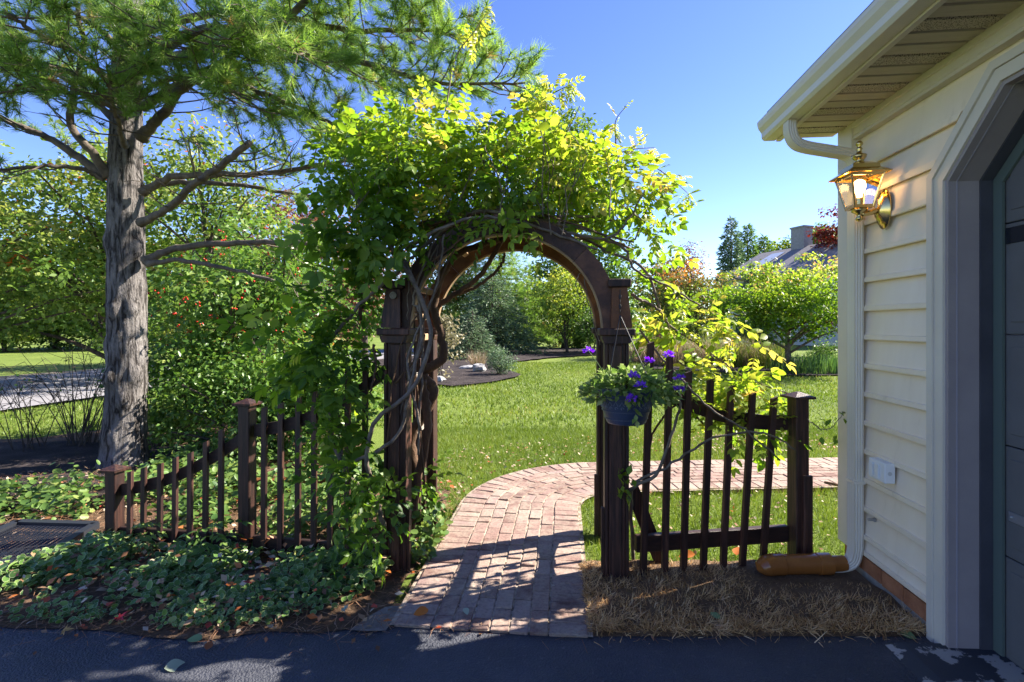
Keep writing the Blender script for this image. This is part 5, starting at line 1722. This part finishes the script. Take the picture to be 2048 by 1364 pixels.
tree('autumn_tree', 'green and orange tree beyond the berry shrub', 'tree', at(450, 21), 7, (2.8, 2.2, 2.4), 3.6, .16, 90, 75, .18, M['far_o'], 54, clump=.5)
tree('autumn_tree', 'reddish brown tree seen through the vine beside the arbor', 'tree', at(730, 24), 7, (2.2, 2, 2.3), 3.4, .14, 80, 60, .18, M['far_b'], 55, clump=.45)
for i, (px, d, h, lab) in enumerate(((10, 31, 6.5, 'dark green tree across the street beside a mown lawn'), (110, 34, 7, 'round dark green tree with short trunk across the street'), (205, 33, 6, 'olive green tree half hidden by the pine trunk'), (340, 38, 7, 'tall green tree far beyond the berry shrub'), (560, 40, 7, 'wide green tree on the far side of the street bend'), (690, 37, 6, 'green tree glimpsed between vine leaves'), (-90, 30, 7, 'large green tree at the edge of the far lawn'))):
    tree('broadleaf_tree', lab, 'tree', at(px, d), h, (h * .48, h * .36, h * .46), h * .46, h * .02, 95, 75, .30, M['far_g'] if i % 3 else M['far_y'], 60 + i, clump=.70, group='trees across the street')

# middle: seen through the arch
conifer('white_pine', 'light green soft needled pine standing behind the blue spruce', at(1000, 32.5), 9.5, 4.6, M['needle'], 71, z0=1.2, whorls=26, per=130, leaf=.45, cat='pine tree', tuft=needle_tuft(16, 3))
conifer('blue_spruce', 'blue green spruce with drooping boughs behind the mulch island', at(985, 29), 4.6, 3.1, M['spruce'], 72, z0=.35, whorls=34, per=300, leaf=.22, power=.7)
conifer('blue_spruce', 'smaller blue spruce with low grey green boughs at the mulch edge', at(945, 24), 2.3, 1.5, M['spruce'], 73, z0=.2, whorls=20, per=200, leaf=.15, power=.8)
tree('maple_tree', 'young maple with bright yellow green shoots beside the spruce', 'maple tree', at(1135, 29), 5, (2.1, 1.6, 2.1), 2.8, .09, 85, 75, .17, M['far_y'], 74, clump=.36, warm=.5, flat=.9)
tree('broadleaf_tree', 'dark green tree filling the gap behind the young maple', 'tree', at(1160, 36), 8, (4.2, 2.8, 3.6), 4.6, .15, 140, 90, .28, M['far_g'], 75, clump=.6)
tree('autumn_tree', 'pinkish brown tree behind the tan shrub through the arch', 'tree', at(895, 34), 7, (2.4, 2.2, 3.0), 3.4, .14, 90, 70, .24, M['far_o'], 79, clump=.5, warm=.5)
tree('small_tree', 'small dark stemmed tree at the lawn edge by the arbor post', 'tree', at(1185, 27), 3, (1.1, 1.0, .9), 1.6, .06, 50, 70, .12, M['far_g'], 76, clump=.28, stems=2)
tree('tall_tree', 'tall tree whose red tipped top rises above the vine', 'tree', at(1130, 36), 16, (2.6, 2.2, 3.0), 13.6, .22, 75, 70, .30, M['far_g'], 77, clump=.65, warm=.6)
tree('pale_shrub', 'shrub with dried pale tan leaves at the mulch island', 'shrub', at(880, 15), 2, (.65, .6, .85), 1.05, .03, 44, 45, .10, M['pale_leaf'], 78, clump=.22, stems=3)
for i, (px, d, w) in enumerate(((1060, 37, 1.6), (1110, 38, 1.5), (1160, 36, 1.3), (1215, 37, 1.6))):
    tree('low_hedge_shrub', ('olive shrub under the spruce', 'low olive shrub below the young maple', 'dark rounded shrub beside the small tree', 'olive shrub behind the arbor post')[i] + ' at the far lawn edge', 'shrub', at(px, d), 1.2, (w, .9, .6), .65, .03, 34, 60, .17, M['far_o'] if i != 2 else M['far_g'], 80 + i, clump=.3, stems=3, group='shrubs at the far lawn edge')
# on the mulch island
tree('island_shrub', 'small grey green shrub beside the pale rock', 'shrub', at(997, 16.3), .8, (.50, .45, .36), .42, .02, 34, 70, .055, M['spruce'], 90, clump=.14, stems=4, flat=.9)


def rock(name, label, c, s, seed):
    r = np.random.default_rng(seed)
    mb = MB().sphere((0, 0, 0), 1, 12, 8)
    off = r.random(3) * 9
    vv = []
    for p in mb.v:
        q = Vector(p)
        k = 1 + .38 * mnoise.noise(q * 1.4 + Vector(off)) + .15 * mnoise.noise(q * 3.5 + Vector(off))
        vv.append((c[0] + p[0] * k * s[0], c[1] + p[1] * k * s[1], c[2] + max(-.3, p[2]) * k * s[2]))
    mb.v = vv
    o = mb.build(name, M['rock'])
    return tag(o, label, 'rock')


rock('rock', 'rough white rock on the mulch beside the small shrub', (*at(958, 17.2), .10), (.24, .22, .20), 1)
rock('rock', 'flat tan stone behind the white rock', (*at(940, 18.4), .05), (.36, .25, .09), 2)
rock('rock', 'small pale stone at the near edge of the mulch island', (*at(876, 14.2), .07), (.22, .18, .11), 3)


def clump_grass(name, label, base, h, w, n, mat, seed, group=None, cat='grass clump', lean=.35):
    r = np.random.default_rng(seed)
    t = thing(name, label, cat, (base[0], base[1], 0), 0, group)
    a = r.random(n) * 6.28
    rr = w * np.sqrt(r.random(n)) * .5
    pos = np.stack([base[0] + rr * np.cos(a), base[1] + rr * np.sin(a), np.zeros(n)], 1)
    dr = np.stack([np.cos(a) * lean, np.sin(a) * lean, np.ones(n)], 1) + r.normal(0, .18, (n, 3))
    scatter('blades', BLADE, pos, frames(dr, a * 0 + r.random(n) * 6.28), np.stack([h * r.uniform(.5, 1, n), .012 * h * 1.5 * np.ones(n), h * r.uniform(.6, 1.05, n)], 1), mat, t)
    return t


clump_grass('ornamental_grass', 'small tuft of tan ornamental grass behind the white rock', at(955, 19.5), .75, .5, 220, M['plume'], 1)
gl_lab = ['beside the red shrub', 'two clumps from the red shrub', 'in the middle of the plume grass row', 'next to the dogwood trunk', 'just behind the dogwood trunk', 'under the dogwood branches', 'at the arbor end behind the red shrub', 'in the back row of plume grass']
for i, (px, d) in enumerate(((1335, 20), (1372, 20.5), (1415, 20), (1455, 19.5), (1500, 19.5), (1535, 19), (1290, 22), (1395, 23))):
    clump_grass('ornamental_grass', 'feathery pinkish plume grass ' + gl_lab[i], at(px, d), 1.25, 1.1, 420, M['plume'] if i % 2 == 0 else M['grass'], 100 + i, 'plume grasses in the far bed', lean=.28)
tree('red_shrub', 'small rusty red shrub beyond the arbor post', 'shrub', at(1312, 24), 1.2, (.75, .6, .5), .75, .03, 40, 60, .09, M['far_r'], 110, clump=.2, stems=3)
ip = rng.uniform(0, 1, (900, 2))
pos = np.stack([8.9 + ip[:, 0] * 3.2, 16.2 + ip[:, 1] * 1.8, np.zeros(900)], 1)
o = scatter('iris_leaves', BLADE, pos, frames(np.tile((0, 0, 1.0), (900, 1)) + rng.normal(0, .12, (900, 3)), rng.random(900) * 6.3), np.stack([np.full(900, .12), np.full(900, .035), rng.uniform(.35, .75, 900)], 1), M['iris'])
tag(o, 'upright sword shaped iris leaves at the edge of the far bed', 'iris')

# right: dogwood, trees round the far house
tree('dogwood_tree', 'spreading dogwood with green leaves turning orange on top beyond the fence', 'dogwood tree', at(1577, 17.3), 4.4, (2.75, 2.1, 1.2), 2.45, .11, 170, 105, .12, M['dogwood'], 120, clump=.34, flat=.32, bite=.17, warm=.62, stems=1, bark=M['pine_limb'])
tree('slender_tree', 'sparse slender tree with thin upright branches', 'tree', at(1372, 30), 6.5, (1.1, .9, 1.9), 4.6, .07, 46, 30, .15, M['far_b'], 121, clump=.3, flat=1.2)
tree('autumn_tree', 'green tree turning orange at its tips beside the far house', 'tree', at(1385, 25), 5, (2.2, 1.8, 1.9), 2.7, .10, 95, 75, .15, M['far_o'], 122, clump=.38, warm=.7)
tree('autumn_tree', 'dense dark green tree with orange edge behind the yellowing vine', 'tree', at(1330, 31), 6, (1.8, 1.6, 2.2), 3.4, .10, 70, 70, .2, M['far_o'], 123, clump=.45, warm=.5)
for i, (px, d, h, w) in enumerate(((1462, 60, 14.0, 2.2), (1495, 62, 13.6, 2.4), (1528, 63, 12.4, 2.2))):
    conifer('arborvitae', ('tall dark arborvitae at the end of the far house', 'olive green arborvitae between two others behind the far roof', 'lower rounded arborvitae behind the far roof')[i], at(px, d), h, w, M['far_g'] if i else M['spruce'], 130 + i, z0=.5, whorls=44, per=150, leaf=.55, cat='arborvitae', group='evergreens behind the far house', droop=-.35, power=.55)
conifer('blue_spruce', 'pale blue spruce in front of the far house gable', at(1502, 44), 6.8, 1.6, M['spruce'], 134, z0=.5, whorls=26, per=160, leaf=.35)
for i, (px, d, h) in enumerate(((1575, 72, 14.5), (1625, 70, 15), (1665, 75, 16.5), (1720, 70, 15))):
    tree('broadleaf_tree', ('tall green tree at the evergreen side of the far chimney', 'tall green tree straight behind the far chimney', 'tallest green tree behind the far roof', 'green tree behind the downspout side of the far roof')[i], 'tree', at(px, d), h, (3.6, 3, 4.0), h * .72, .25, 70, 60, .5, M['far_g'] if i % 2 else M['far_y'], 140 + i, clump=.9, group='trees behind the far house')
tree('red_tree', 'dark red tree beside the far house', 'tree', at(1690, 41), 10, (2.7, 2.3, 3.5), 7.6, .16, 95, 80, .26, M['far_r'], 150, clump=.5, warm=.3)
tree('small_tree', 'small tree with dark leaves on the sunlit far lawn', 'tree', at(1697, 26), 3, (1.4, 1.1, .7), 2.0, .07, 45, 60, .13, M['far_r'], 151, clump=.3)
tree('low_hedge_shrub', 'rounded green shrub beside the dogwood trunk', 'shrub', at(1650, 19.5), 1, (.7, .6, .45), .5, .02, 36, 60, .08, M['far_g'], 152, clump=.18, stems=3)

# far house
U, W_ = np.array([.32, -.947]), np.array([.947, .32])
hp = np.array([19.3, 48.0])
house = thing('house', 'far cream house with grey roof and chimney behind the dogwood', 'house', (hp[0], hp[1], 0), math.atan2(U[1], U[0]))
# local x along the facade toward the camera, local y into the house
MB().box((7.2, 5.0, 2.85), (13.6, 8.6, 5.7)).build('wall', M['house_wall'], house)
MB().prism([(.2, 5.7), (9.8, 5.7), (5.0, 8.15)], .42, .50, 0).build('gable', M['house_wall'], house)
roof = MB().prism([(0, 5.62), (5.0, 8.3), (10, 5.62), (10, 5.82), (5.0, 8.52), (0, 5.82)], 0, 14.4, 0).build('roof', M['house_roof'], house)
MB().box((4.7, 5.0, 8.6), (1.35, 1.0, 3.0)).build('chimney', M['chimney'], roof)
MB().box((4.7, 5.0, 10.17), (1.5, 1.15, .14)).build('chimney_cap', M['chimney'], roof)
mb = MB().add([(2.2, 1.4, 6.62), (3.7, 1.4, 6.62), (3.7, 4.2, 8.12), (2.2, 4.2, 8.12)], [(0, 1, 2, 3)])
mb.v = [(a, b, c + .04) for a, b, c in mb.v] + [(a, b, c + .01) for a, b, c in mb.v]
mb.f = [(0, 1, 2, 3), (7, 6, 5, 4), (0, 4, 5, 1), (1, 5, 6, 2), (2, 6, 7, 3), (3, 7, 4, 0)]
mb.build('roof_panel', M['skylight'], roof)
for x in (1.6, 4.2, 6.8, 9.4):
    w = MB().box((x, .67, 4.6), (1.1, .08, 1.5)).build('window', M['house_wall'], house)
    MB().box((x, .62, 4.6), (.95, .04, 1.35)).build('pane', M['pane'], w)
    MB().box((x, .60, 4.6), (.95, .03, .05)).build('glazing_bar', M['house_wall'], w)
    for s in (-1, 1):
        MB().box((x + s * .80, .66, 4.6), (.42, .06, 1.55)).build('shutter', M['shutter'], w)

# far wood closing the horizon
r = np.random.default_rng(77)
cl_n, per = 900, 34
ang = r.uniform(-.95, .95, cl_n)
dd = r.uniform(68, 100, cl_n)
cz = r.random(cl_n) ** .8 * (6.0 + 2.2 * np.sin(ang * 9) + 1.4 * np.sin(ang * 23 + 1)) * np.where(np.abs(ang - .36) < .12, .75, 1)
cen = np.stack([np.tan(ang) * dd, dd, cz], 1)
ci = np.repeat(np.arange(cl_n), per)
g = r.normal(0, 1, (cl_n * per, 3))
pos = cen[ci] + g * (1.5, 1.2, .85)
pos[:, 2] = np.abs(pos[:, 2])
o = scatter('far_wood', LEAF2, pos, frames(g + r.normal(0, .6, g.shape) + (0, 0, .6), r.random(len(pos)) * 6.3), r.uniform(.6, 1.1, len(pos)), M['far_o'], rnd=np.clip(.22 + r.normal(0, .16, cl_n)[ci] + r.normal(0, .08, len(pos)), 0, .9))
tag(o, 'distant mixed woods beyond the lawns', 'woods')

# ------------------------------------------------------------------ ground cover, litter, grass
RL, RLE = round_leaf()


def in_poly(x, y, poly):
    poly = np.asarray(poly)
    ins = np.zeros(len(x), bool)
    j = len(poly) - 1
    for i in range(len(poly)):
        xi, yi, xj, yj = *poly[i], *poly[j]
        c = ((yi > y) != (yj > y)) & (x < (xj - xi) * (y - yi) / (yj - yi + 1e-12) + xi)
        ins ^= c
        j = i
    return ins


def pts_in(poly, n, seed):
    r = np.random.default_rng(seed)
    poly = np.asarray(poly)
    lo, hi = poly.min(0), poly.max(0)
    out = np.zeros((0, 2))
    while len(out) < n:
        q = r.uniform(lo, hi, (n * 2, 2))
        out = np.vstack([out, q[in_poly(q[:, 0], q[:, 1], poly)]])
    return out[:n]


GRATE = [(-3.77, 3.90), (-3.14, 3.86), (-3.03, 3.22), (-3.70, 3.24)]
fore = [(-4.4, 2.80), (-3.4, 2.76), (-2.5, 2.72), (-1.75, 2.66), (-1.3, 2.66), (-.95, 2.85), (-.78, 3.1), (-.80, 3.45), (-1.2, 3.50), (-1.9, 3.62), (-2.9, 3.75), (-3.1, 3.3), (-3.8, 3.15), (-4.6, 3.1)]
pp = pts_in(fore, 10500, 1)
hz = mh = np.array([mnoise.noise(Vector((a * 2.2, b * 2.2, 3))) for a, b in pp])
keep = (hz + rng.normal(0, .16, len(hz))) > -.10
pp, hz = pp[keep], hz[keep]
n = len(pp)
edge_d = np.clip((pp[:, 1] - 2.72) / .45, .12, 1)
zz = .015 + rng.random(n) * (.04 + .10 * edge_d * np.clip(.5 + hz, .2, 1.2))
nrm = rng.normal(0, .45, (n, 3)) + (0, -.25, 1)
scl = rng.uniform(.018, .058, n) * (.7 + .5 * edge_d)
o = scatter('ground_cover', RL, np.c_[pp, zz], frames(nrm, rng.random(n) * 6.3), scl, M['cover'], rnd=np.clip(.4 + rng.normal(0, .25, n), 0, 1), edge=RLE)
tag(o, 'low variegated ground cover spilling from the long fence to the driveway', 'ground cover')
back = [(-3.3, 4.1), (-2.9, 3.9), (-1.9, 3.75), (-.95, 3.6), (-.80, 4.3), (-1.2, 5.0), (-2.2, 6.2), (-3.6, 6.6), (-4.0, 5.9), (-3.7, 5.2), (-4.6, 4.7), (-6.4, 4.7), (-6.2, 4.2), (-4.2, 3.95)]
pp = pts_in(back, 8200, 2)
hz = np.array([mnoise.noise(Vector((a * 1.8, b * 1.8, 7))) for a, b in pp])
keep = hz > -.12
pp, hz = pp[keep], hz[keep]
n = len(pp)
zz = .02 + rng.random(n) * (.06 + .30 * np.clip(.4 + hz, 0, 1))
o = scatter('ground_cover', RL, np.c_[pp, zz], frames(rng.normal(0, .5, (n, 3)) + (0, -.2, 1), rng.random(n) * 6.3), rng.uniform(.04, .075, n), M['plain_cover'], rnd=np.clip(.5 + rng.normal(0, .25, n), 0, 1))
tag(o, 'sunlit light green ground cover behind the long fence', 'ground cover')
edge_pl = [(-.84, 3.35), (-.58, 3.3), (-.50, 3.6), (-.52, 4.0), (-.72, 4.35), (-.86, 4.2)]
pp = pts_in(edge_pl, 520, 3)
n = len(pp)
o = scatter('ground_cover', RL, np.c_[pp, .02 + rng.random(n) ** 1.4 * .30], frames(rng.normal(0, .5, (n, 3)) + (.2, -.2, 1), rng.random(n) * 6.3), rng.uniform(.035, .07, n), M['plain_cover'], rnd=np.clip(.5 + rng.normal(0, .22, n), 0, 1))
tag(o, 'green leafy patch between the vine covered arbor posts and the path', 'ground cover')
pp = pts_in(fore, 420, 21)
n = len(pp)
o = scatter('leaf_litter', LEAF, np.c_[pp, .05 + rng.random(n) * .10], frames(rng.normal(0, .35, (n, 3)) + (0, -.2, 1), rng.random(n) * 6.3), rng.uniform(.025, .06, n), M['litter'])
tag(o, 'dry leaves caught on the variegated ground cover', 'fallen leaves')
# taller sprigs in front of the fence
for i, (x, y, h, lab) in enumerate(((-1.98, 3.36, .30, 'bright green seedling sprig before the tall fence post'), (-2.55, 3.42, .26, 'bright green seedling sprig beside the short fence post'), (-1.05, 3.12, .30, 'green leafy sprig at the foot of the arbor'), (-2.2, 4.3, .95, 'tall pale green shoot behind the long fence'))):
    t = thing('leafy_sprig', lab, 'seedling', (x, y, 0))
    MB().tube([(x, y, 0), (x + .01, y, h * .6), (x + .02, y, h)], [.004, .003, .002], 5).build('stem', M['herb'], t, True)
    n = 9
    tm, jt = WT[i % 4]
    scatter('leaves', tm, np.array([(x + .01, y, h * (.4 + .6 * k / n)) for k in range(n)]), frames_x(np.stack([np.cos(np.arange(n) * 2.4), np.sin(np.arange(n) * 2.4), rng.uniform(-.1, .3, n)], 1), rng.normal(0, .3, n)), rng.uniform(.14, .22, n), M['plain_cover'], t, rnd=rng.uniform(.4, .8, n), jit=jt)

# litter and straw
litter_zone = [(-4.6, 2.72), (-2.4, 2.66), (-1.4, 2.58), (-.66, 2.66), (-.55, 3.3), (-.50, 4.3), (-.4, 4.9), (-1.0, 5.4), (-3.0, 6.2), (-4.2, 5.6), (-6.4, 5.2), (-6.0, 4.3), (-4.4, 3.6)]
pp = pts_in(litter_zone, 1500, 4)
n = len(pp)
o = scatter('leaf_litter', LEAF, np.c_[pp, .022 + rng.random(n) * .03], frames(rng.normal(0, .3, (n, 3)) + (0, 0, 1), rng.random(n) * 6.3), rng.uniform(.03, .07, n), M['litter'])
tag(o, 'brown and tan fallen leaves strewn through the long fence bed', 'fallen leaves')
pp = pts_in(litter_zone, 7000, 5)
n = len(pp)
STR = (np.array([(0, -.5, 0), (0, .5, 0), (1, .3, .02), (1, -.3, .02)]), np.array([(0, 1, 2), (0, 2, 3)]))
o = scatter('pine_straw', STR, np.c_[pp, .018 + rng.random(n) * .02], frames(rng.normal(0, .15, (n, 3)) + (0, 0, 1), rng.random(n) * 6.3), np.stack([rng.uniform(.05, .12, n), np.full(n, .0026), np.ones(n) * .1], 1), M['straw'])
tag(o, 'rust coloured pine needles fallen over the long fence bed', 'pine straw')
ed = pts_in([(-4.6, 2.42), (-2.4, 2.40), (-.7, 2.45), (.4, 2.52), (2.0, 2.5), (2.0, 2.64), (.4, 2.66), (-.6, 2.70), (-4.6, 2.8)], 1600, 15)
ed = ed[rng.random(len(ed)) < np.clip(.04 + 1.2 * (ed[:, 1] - 2.5) / .25, .05, 1) * np.where(ed[:, 0] > -.65, .25, 1)]
n = len(ed)
isleaf = rng.random(n) < .16
o = scatter('pine_straw', STR, np.c_[ed[~isleaf], .010 + rng.random((~isleaf).sum()) * .012], frames(rng.normal(0, .1, ((~isleaf).sum(), 3)) + (0, 0, 1), rng.random((~isleaf).sum()) * 6.3), np.stack([rng.uniform(.03, .11, (~isleaf).sum()), np.full((~isleaf).sum(), .0024), np.ones((~isleaf).sum()) * .1], 1), M['straw'])
tag(o, 'dry needles and grit gathered along the driveway edge', 'pine straw')
ne = isleaf.sum()
o = scatter('leaf_litter', LEAF, np.c_[ed[isleaf], .012 + rng.random(ne) * .012], frames(rng.normal(0, .25, (ne, 3)) + (0, 0, 1), rng.random(ne) * 6.3), rng.uniform(.02, .045, ne), M['litter'])
tag(o, 'small dry leaves blown onto the driveway edge', 'fallen leaves')
lw = np.vstack([pts_in([(-.55, 4.5), (-.1, 5.2), (.6, 5.9), (1.5, 6.2), (4.2, 6.5), (4.2, 7.6), (1, 7.2), (-.6, 6.4), (-1.0, 5.2)], 620, 6), pts_in([(-3, 6), (5, 6), (9, 14), (-4, 14)], 150, 7), pts_in([(1.0, 3.45), (2.15, 3.5), (3.3, 4.9), (1.1, 4.75), (.8, 3.9)], 150, 8), pts_in([(2.2, 6.2), (4.4, 6.4), (4.4, 7.4), (2.4, 7.2)], 260, 9)])
lw = lw[~near_path(lw[:, 0], lw[:, 1], .5)]
n = len(lw)
o = scatter('leaf_litter', LEAF, np.c_[lw, .02 + rng.random(n) * .035], frames(rng.normal(0, .4, (n, 3)) + (0, 0, 1), rng.random(n) * 6.3), rng.uniform(.02, .05, n), M['litter'], rnd=np.clip(rng.normal(.56, .17, n), 0, 1))
tag(o, 'dry leaves scattered over the sunny lawn and path edge', 'fallen leaves')

_t = np.linspace(0, 1, 9)
_w = .34 * np.sin(math.pi * _t ** .8) ** .85
_up = [(t, w, .10 * w + .05 * math.sin(5 * t)) for t, w in zip(_t, _w)]
_dn = [(t, -w, .22 * w + .04 * math.sin(4 * t + 1)) for t, w in zip(_t[1:-1], _w[1:-1])][::-1]
_n = len(_up) + len(_dn)
big_leaf = (np.array(_up + _dn + [(.5, 0, 0)]), np.array([(_n, k, (k + 1) % _n) for k in range(_n)]))
star = []
for k, rr in enumerate((.5, .20, .40, .17, .46, .20, .30, .12, .16, .10, .16, .12, .30, .20, .46, .17, .40, .20)):
    a = 2 * math.pi * k / 18
    star.append((.5 + rr * math.cos(a), rr * math.sin(a), .10 * abs(math.sin(1.5 * a)) + .04 * math.sin(5 * a)))
star_leaf = (np.array(star + [(.5, 0, .02)]), np.array([(18, k, (k + 1) % 18) for k in range(18)]))
cols = {'orange': (.42, .13, .02), 'red': (.38, .03, .035), 'pale': (.30, .35, .25), 'ochre': (.42, .24, .07), 'green': (.16, .24, .10), 'rust': (.26, .085, .03)}
LM = {k: leaf_mat(k + ' fallen leaf', [(0, c), (1, tuple(x * 1.15 for x in c))], .15) for k, c in cols.items()}
for (px, py, col, s, tm, lab) in (
        (857, 1236, 'orange', .085, big_leaf, 'orange fallen leaf lying on the brick path'), (232, 1243, 'red', .10, star_leaf, 'crimson maple leaf at the driveway edge'),
        (398, 1128, 'red', .08, star_leaf, 'red leaf lying in the ground cover below the tall fence post'), (108, 1274, 'ochre', .085, star_leaf, 'curled ochre leaf standing on the asphalt'),
        (328, 1342, 'pale', .10, big_leaf, 'large pale green leaf on the asphalt'), (405, 1282, 'green', .07, big_leaf, 'small green leaf on the asphalt beside the ground cover'),
        (413, 1305, 'rust', .055, big_leaf, 'small rust leaf on the asphalt'), (905, 968, 'rust', .10, star_leaf, 'rust coloured leaf on the grass beside the path bend'),
        (1210, 888, 'orange', .09, big_leaf, 'orange leaf on the lawn beside the arbor post'), (735, 1165, 'red', .09, star_leaf, 'red leaf at the foot of the vine covered arbor post'),
        (1440, 1255, 'green', .06, big_leaf, 'pale green leaf on the dead turf'), (1800, 1268, 'green', .07, big_leaf, 'green leaf where dead turf meets the driveway'),
        (1390, 1122, 'orange', .11, big_leaf, 'orange leaf lying below the fence bottom rail'), (1473, 1124, 'orange', .09, big_leaf, 'bright orange leaf under the fence pickets'),
        (930, 1232, 'pale', .05, big_leaf, 'tiny pale leaf in a brick joint'), (700, 1238, 'pale', .07, star_leaf, 'pale leaf on the concrete corner beside the path')):
    g_ = G(px, py)
    o = scatter('fallen_leaf', tm, np.array([(g_[0], g_[1], .045 if 1130 < py < 1262 or py < 1130 else .012)]), frames(np.array([(rng.normal(0, .2), -.25, 1.0)]), rng.random(1) * 6.3), np.array([s]), LM[col], kind=None)
    tag(o, lab, 'fallen leaf', 'single fallen leaves')

# fallen stick at the bend of the path
st_a, st_b = G(1650, 975), G(1700, 990)
tag(MB().tube(bez([st_a + (0, 0, .05), (st_a + st_b) / 2 + (0, 0, .06), st_b + (.05, 0, .04)], 10), .014, 6).build('fallen_stick', M['vine_brown']), 'broken brown stick lying by the far path edge', 'stick')
# timber edging glimpsed behind the fence
tag(MB().box((-2.0, 4.9, .06), (1.5, .09, .12), Matrix.Rotation(.05, 3, 'Z'), .006).build('edging_timber', M['wood_back']), 'orange brown timber edging behind the long fence', 'timber')

# mesh cover left
mc = thing('mesh_cover', 'black metal mesh window well cover beside the shortest fence post', 'cover', (-3.4, 3.55, 0))
gq = [np.array([*g_, .075]) for g_ in GRATE]
for i in range(4):
    MB().sweep([gq[i], (gq[i] + gq[(i + 1) % 4]) / 2, gq[(i + 1) % 4]], [(-.028, -.022), (.028, -.022), (.028, .022), (-.028, .022)], (0, 0, 1)).build('frame_bar', M['black_metal'], mc, True)
mb = MB()
for k in range(1, 44):
    t = k / 44
    a, b = gq[0] * (1 - t) + gq[3] * t, gq[1] * (1 - t) + gq[2] * t
    pts_ = [a + (b - a) * s + np.array([0, (.006 if j % 2 else -.006), 0]) for j, s in enumerate(np.linspace(0, 1, 37))]
    mb.tube(np.array(pts_), .0026, 4, False)
mb.build('expanded_mesh', M['black_metal'], mc, True, kind='stuff')
MB().add([tuple(g_ + np.array([0, 0, -.06])) for g_ in gq], [(0, 3, 2, 1)]).build('well_floor', M['soil'], mc, True)

# lawn blades
r = np.random.default_rng(9)
q1 = r.uniform((-1.5, 3.3), (5.5, 8.0), (95000, 2))
q2 = r.uniform((-7, 8.0), (12, 22.0), (90000, 2))
q3 = r.uniform((-9.5, 5.5), (-3.2, 12.0), (16000, 2))
qa = np.vstack([q1, q2, q3])
kk = np.concatenate([np.zeros(len(q1)), np.ones(len(q2)), np.ones(len(q3)) * .6])
vis = np.abs(qa[:, 0]) < qa[:, 1] * 1.08
gw = ~near_path(qa[:, 0], qa[:, 1], .50 + 0) & vis
for pl in (bed_left, bed_mulch, [p[:2] for p in bm_], [p[:2] for p in bm2]):
    gw &= ~in_poly(qa[:, 0], qa[:, 1], pl)
gw &= ~((qa[:, 0] > 2.2) & (qa[:, 1] < 3.45)) & ~((qa[:, 0] > .4) & (qa[:, 0] < 2.2) & (qa[:, 1] < 3.32))
gw &= ~in_poly(qa[:, 0], qa[:, 1], np.vstack([rr_, rl_[::-1]]))
qa, kk = qa[gw], kk[gw]
n = len(qa)
print('grass', n)
patch = np.array([mnoise.noise(Vector((a * .7, b * .7, 1))) for a, b in qa])
hh = r.uniform(.022, .052, n) * (1 + .1 * kk)
o = scatter('lawn_grass', BLADE, np.c_[qa, np.full(n, -.028)], frames(r.normal(0, .38, (n, 3)) + (0, 0, 1), r.random(n) * 6.3), np.stack([hh, .0052 * (1 + 2.2 * kk) * r.uniform(.7, 1.3, n), hh + .028], 1), M['grass'], rnd=np.clip(.47 + .35 * patch + r.normal(0, .17, n), 0, 1))
tag(o, 'short green grass blades of the sunlit lawn', 'grass')
# dead turf blades
nd_ = 19000
q = np.stack([r.uniform(.40, 2.14, nd_), r.uniform(2.60, 3.34, nd_) - .10 * (r.random(nd_) < .06) * r.random(nd_)], 1)
q = q[~((q[:, 0] > 2.02) & (q[:, 1] < 2.62)) & ~near_path(q[:, 0], q[:, 1], .50) & ~((q[:, 0] > 1.48) & (q[:, 1] > 3.06))]
nd_ = len(q)
cl_ = np.array([mnoise.noise(Vector((a * 9, b * 9, 5))) for a, b in q])
ll = r.uniform(.028, .08, nd_) * (1 + .7 * cl_) * np.where((q[:, 0] > 1.4) & (q[:, 1] > 2.92), .55, 1)
tilt = r.normal(0, .75, (nd_, 3)) + np.stack([cl_ * 2, -.35 - cl_, np.full(nd_, .5)], 1)
o = scatter('dry_grass', BLADE, np.c_[q, np.full(nd_, .025)], frames(tilt, r.random(nd_) * 6.3), np.stack([ll, np.full(nd_, .0042), ll * .85], 1), M['dry_grass'], rnd=np.clip(.45 + .5 * cl_ + r.normal(0, .2, nd_), 0, 1))
tag(o, 'matted dead straw coloured grass along the driveway edge', 'dry grass')
print('tris', sum(sum(len(p.vertices) - 2 for p in o.data.polygons) for o in sc.objects if o.type == 'MESH' and len(o.data.polygons) < 400) + sum(len(o.data.polygons) for o in sc.objects if o.type == 'MESH' and len(o.data.polygons) >= 400))
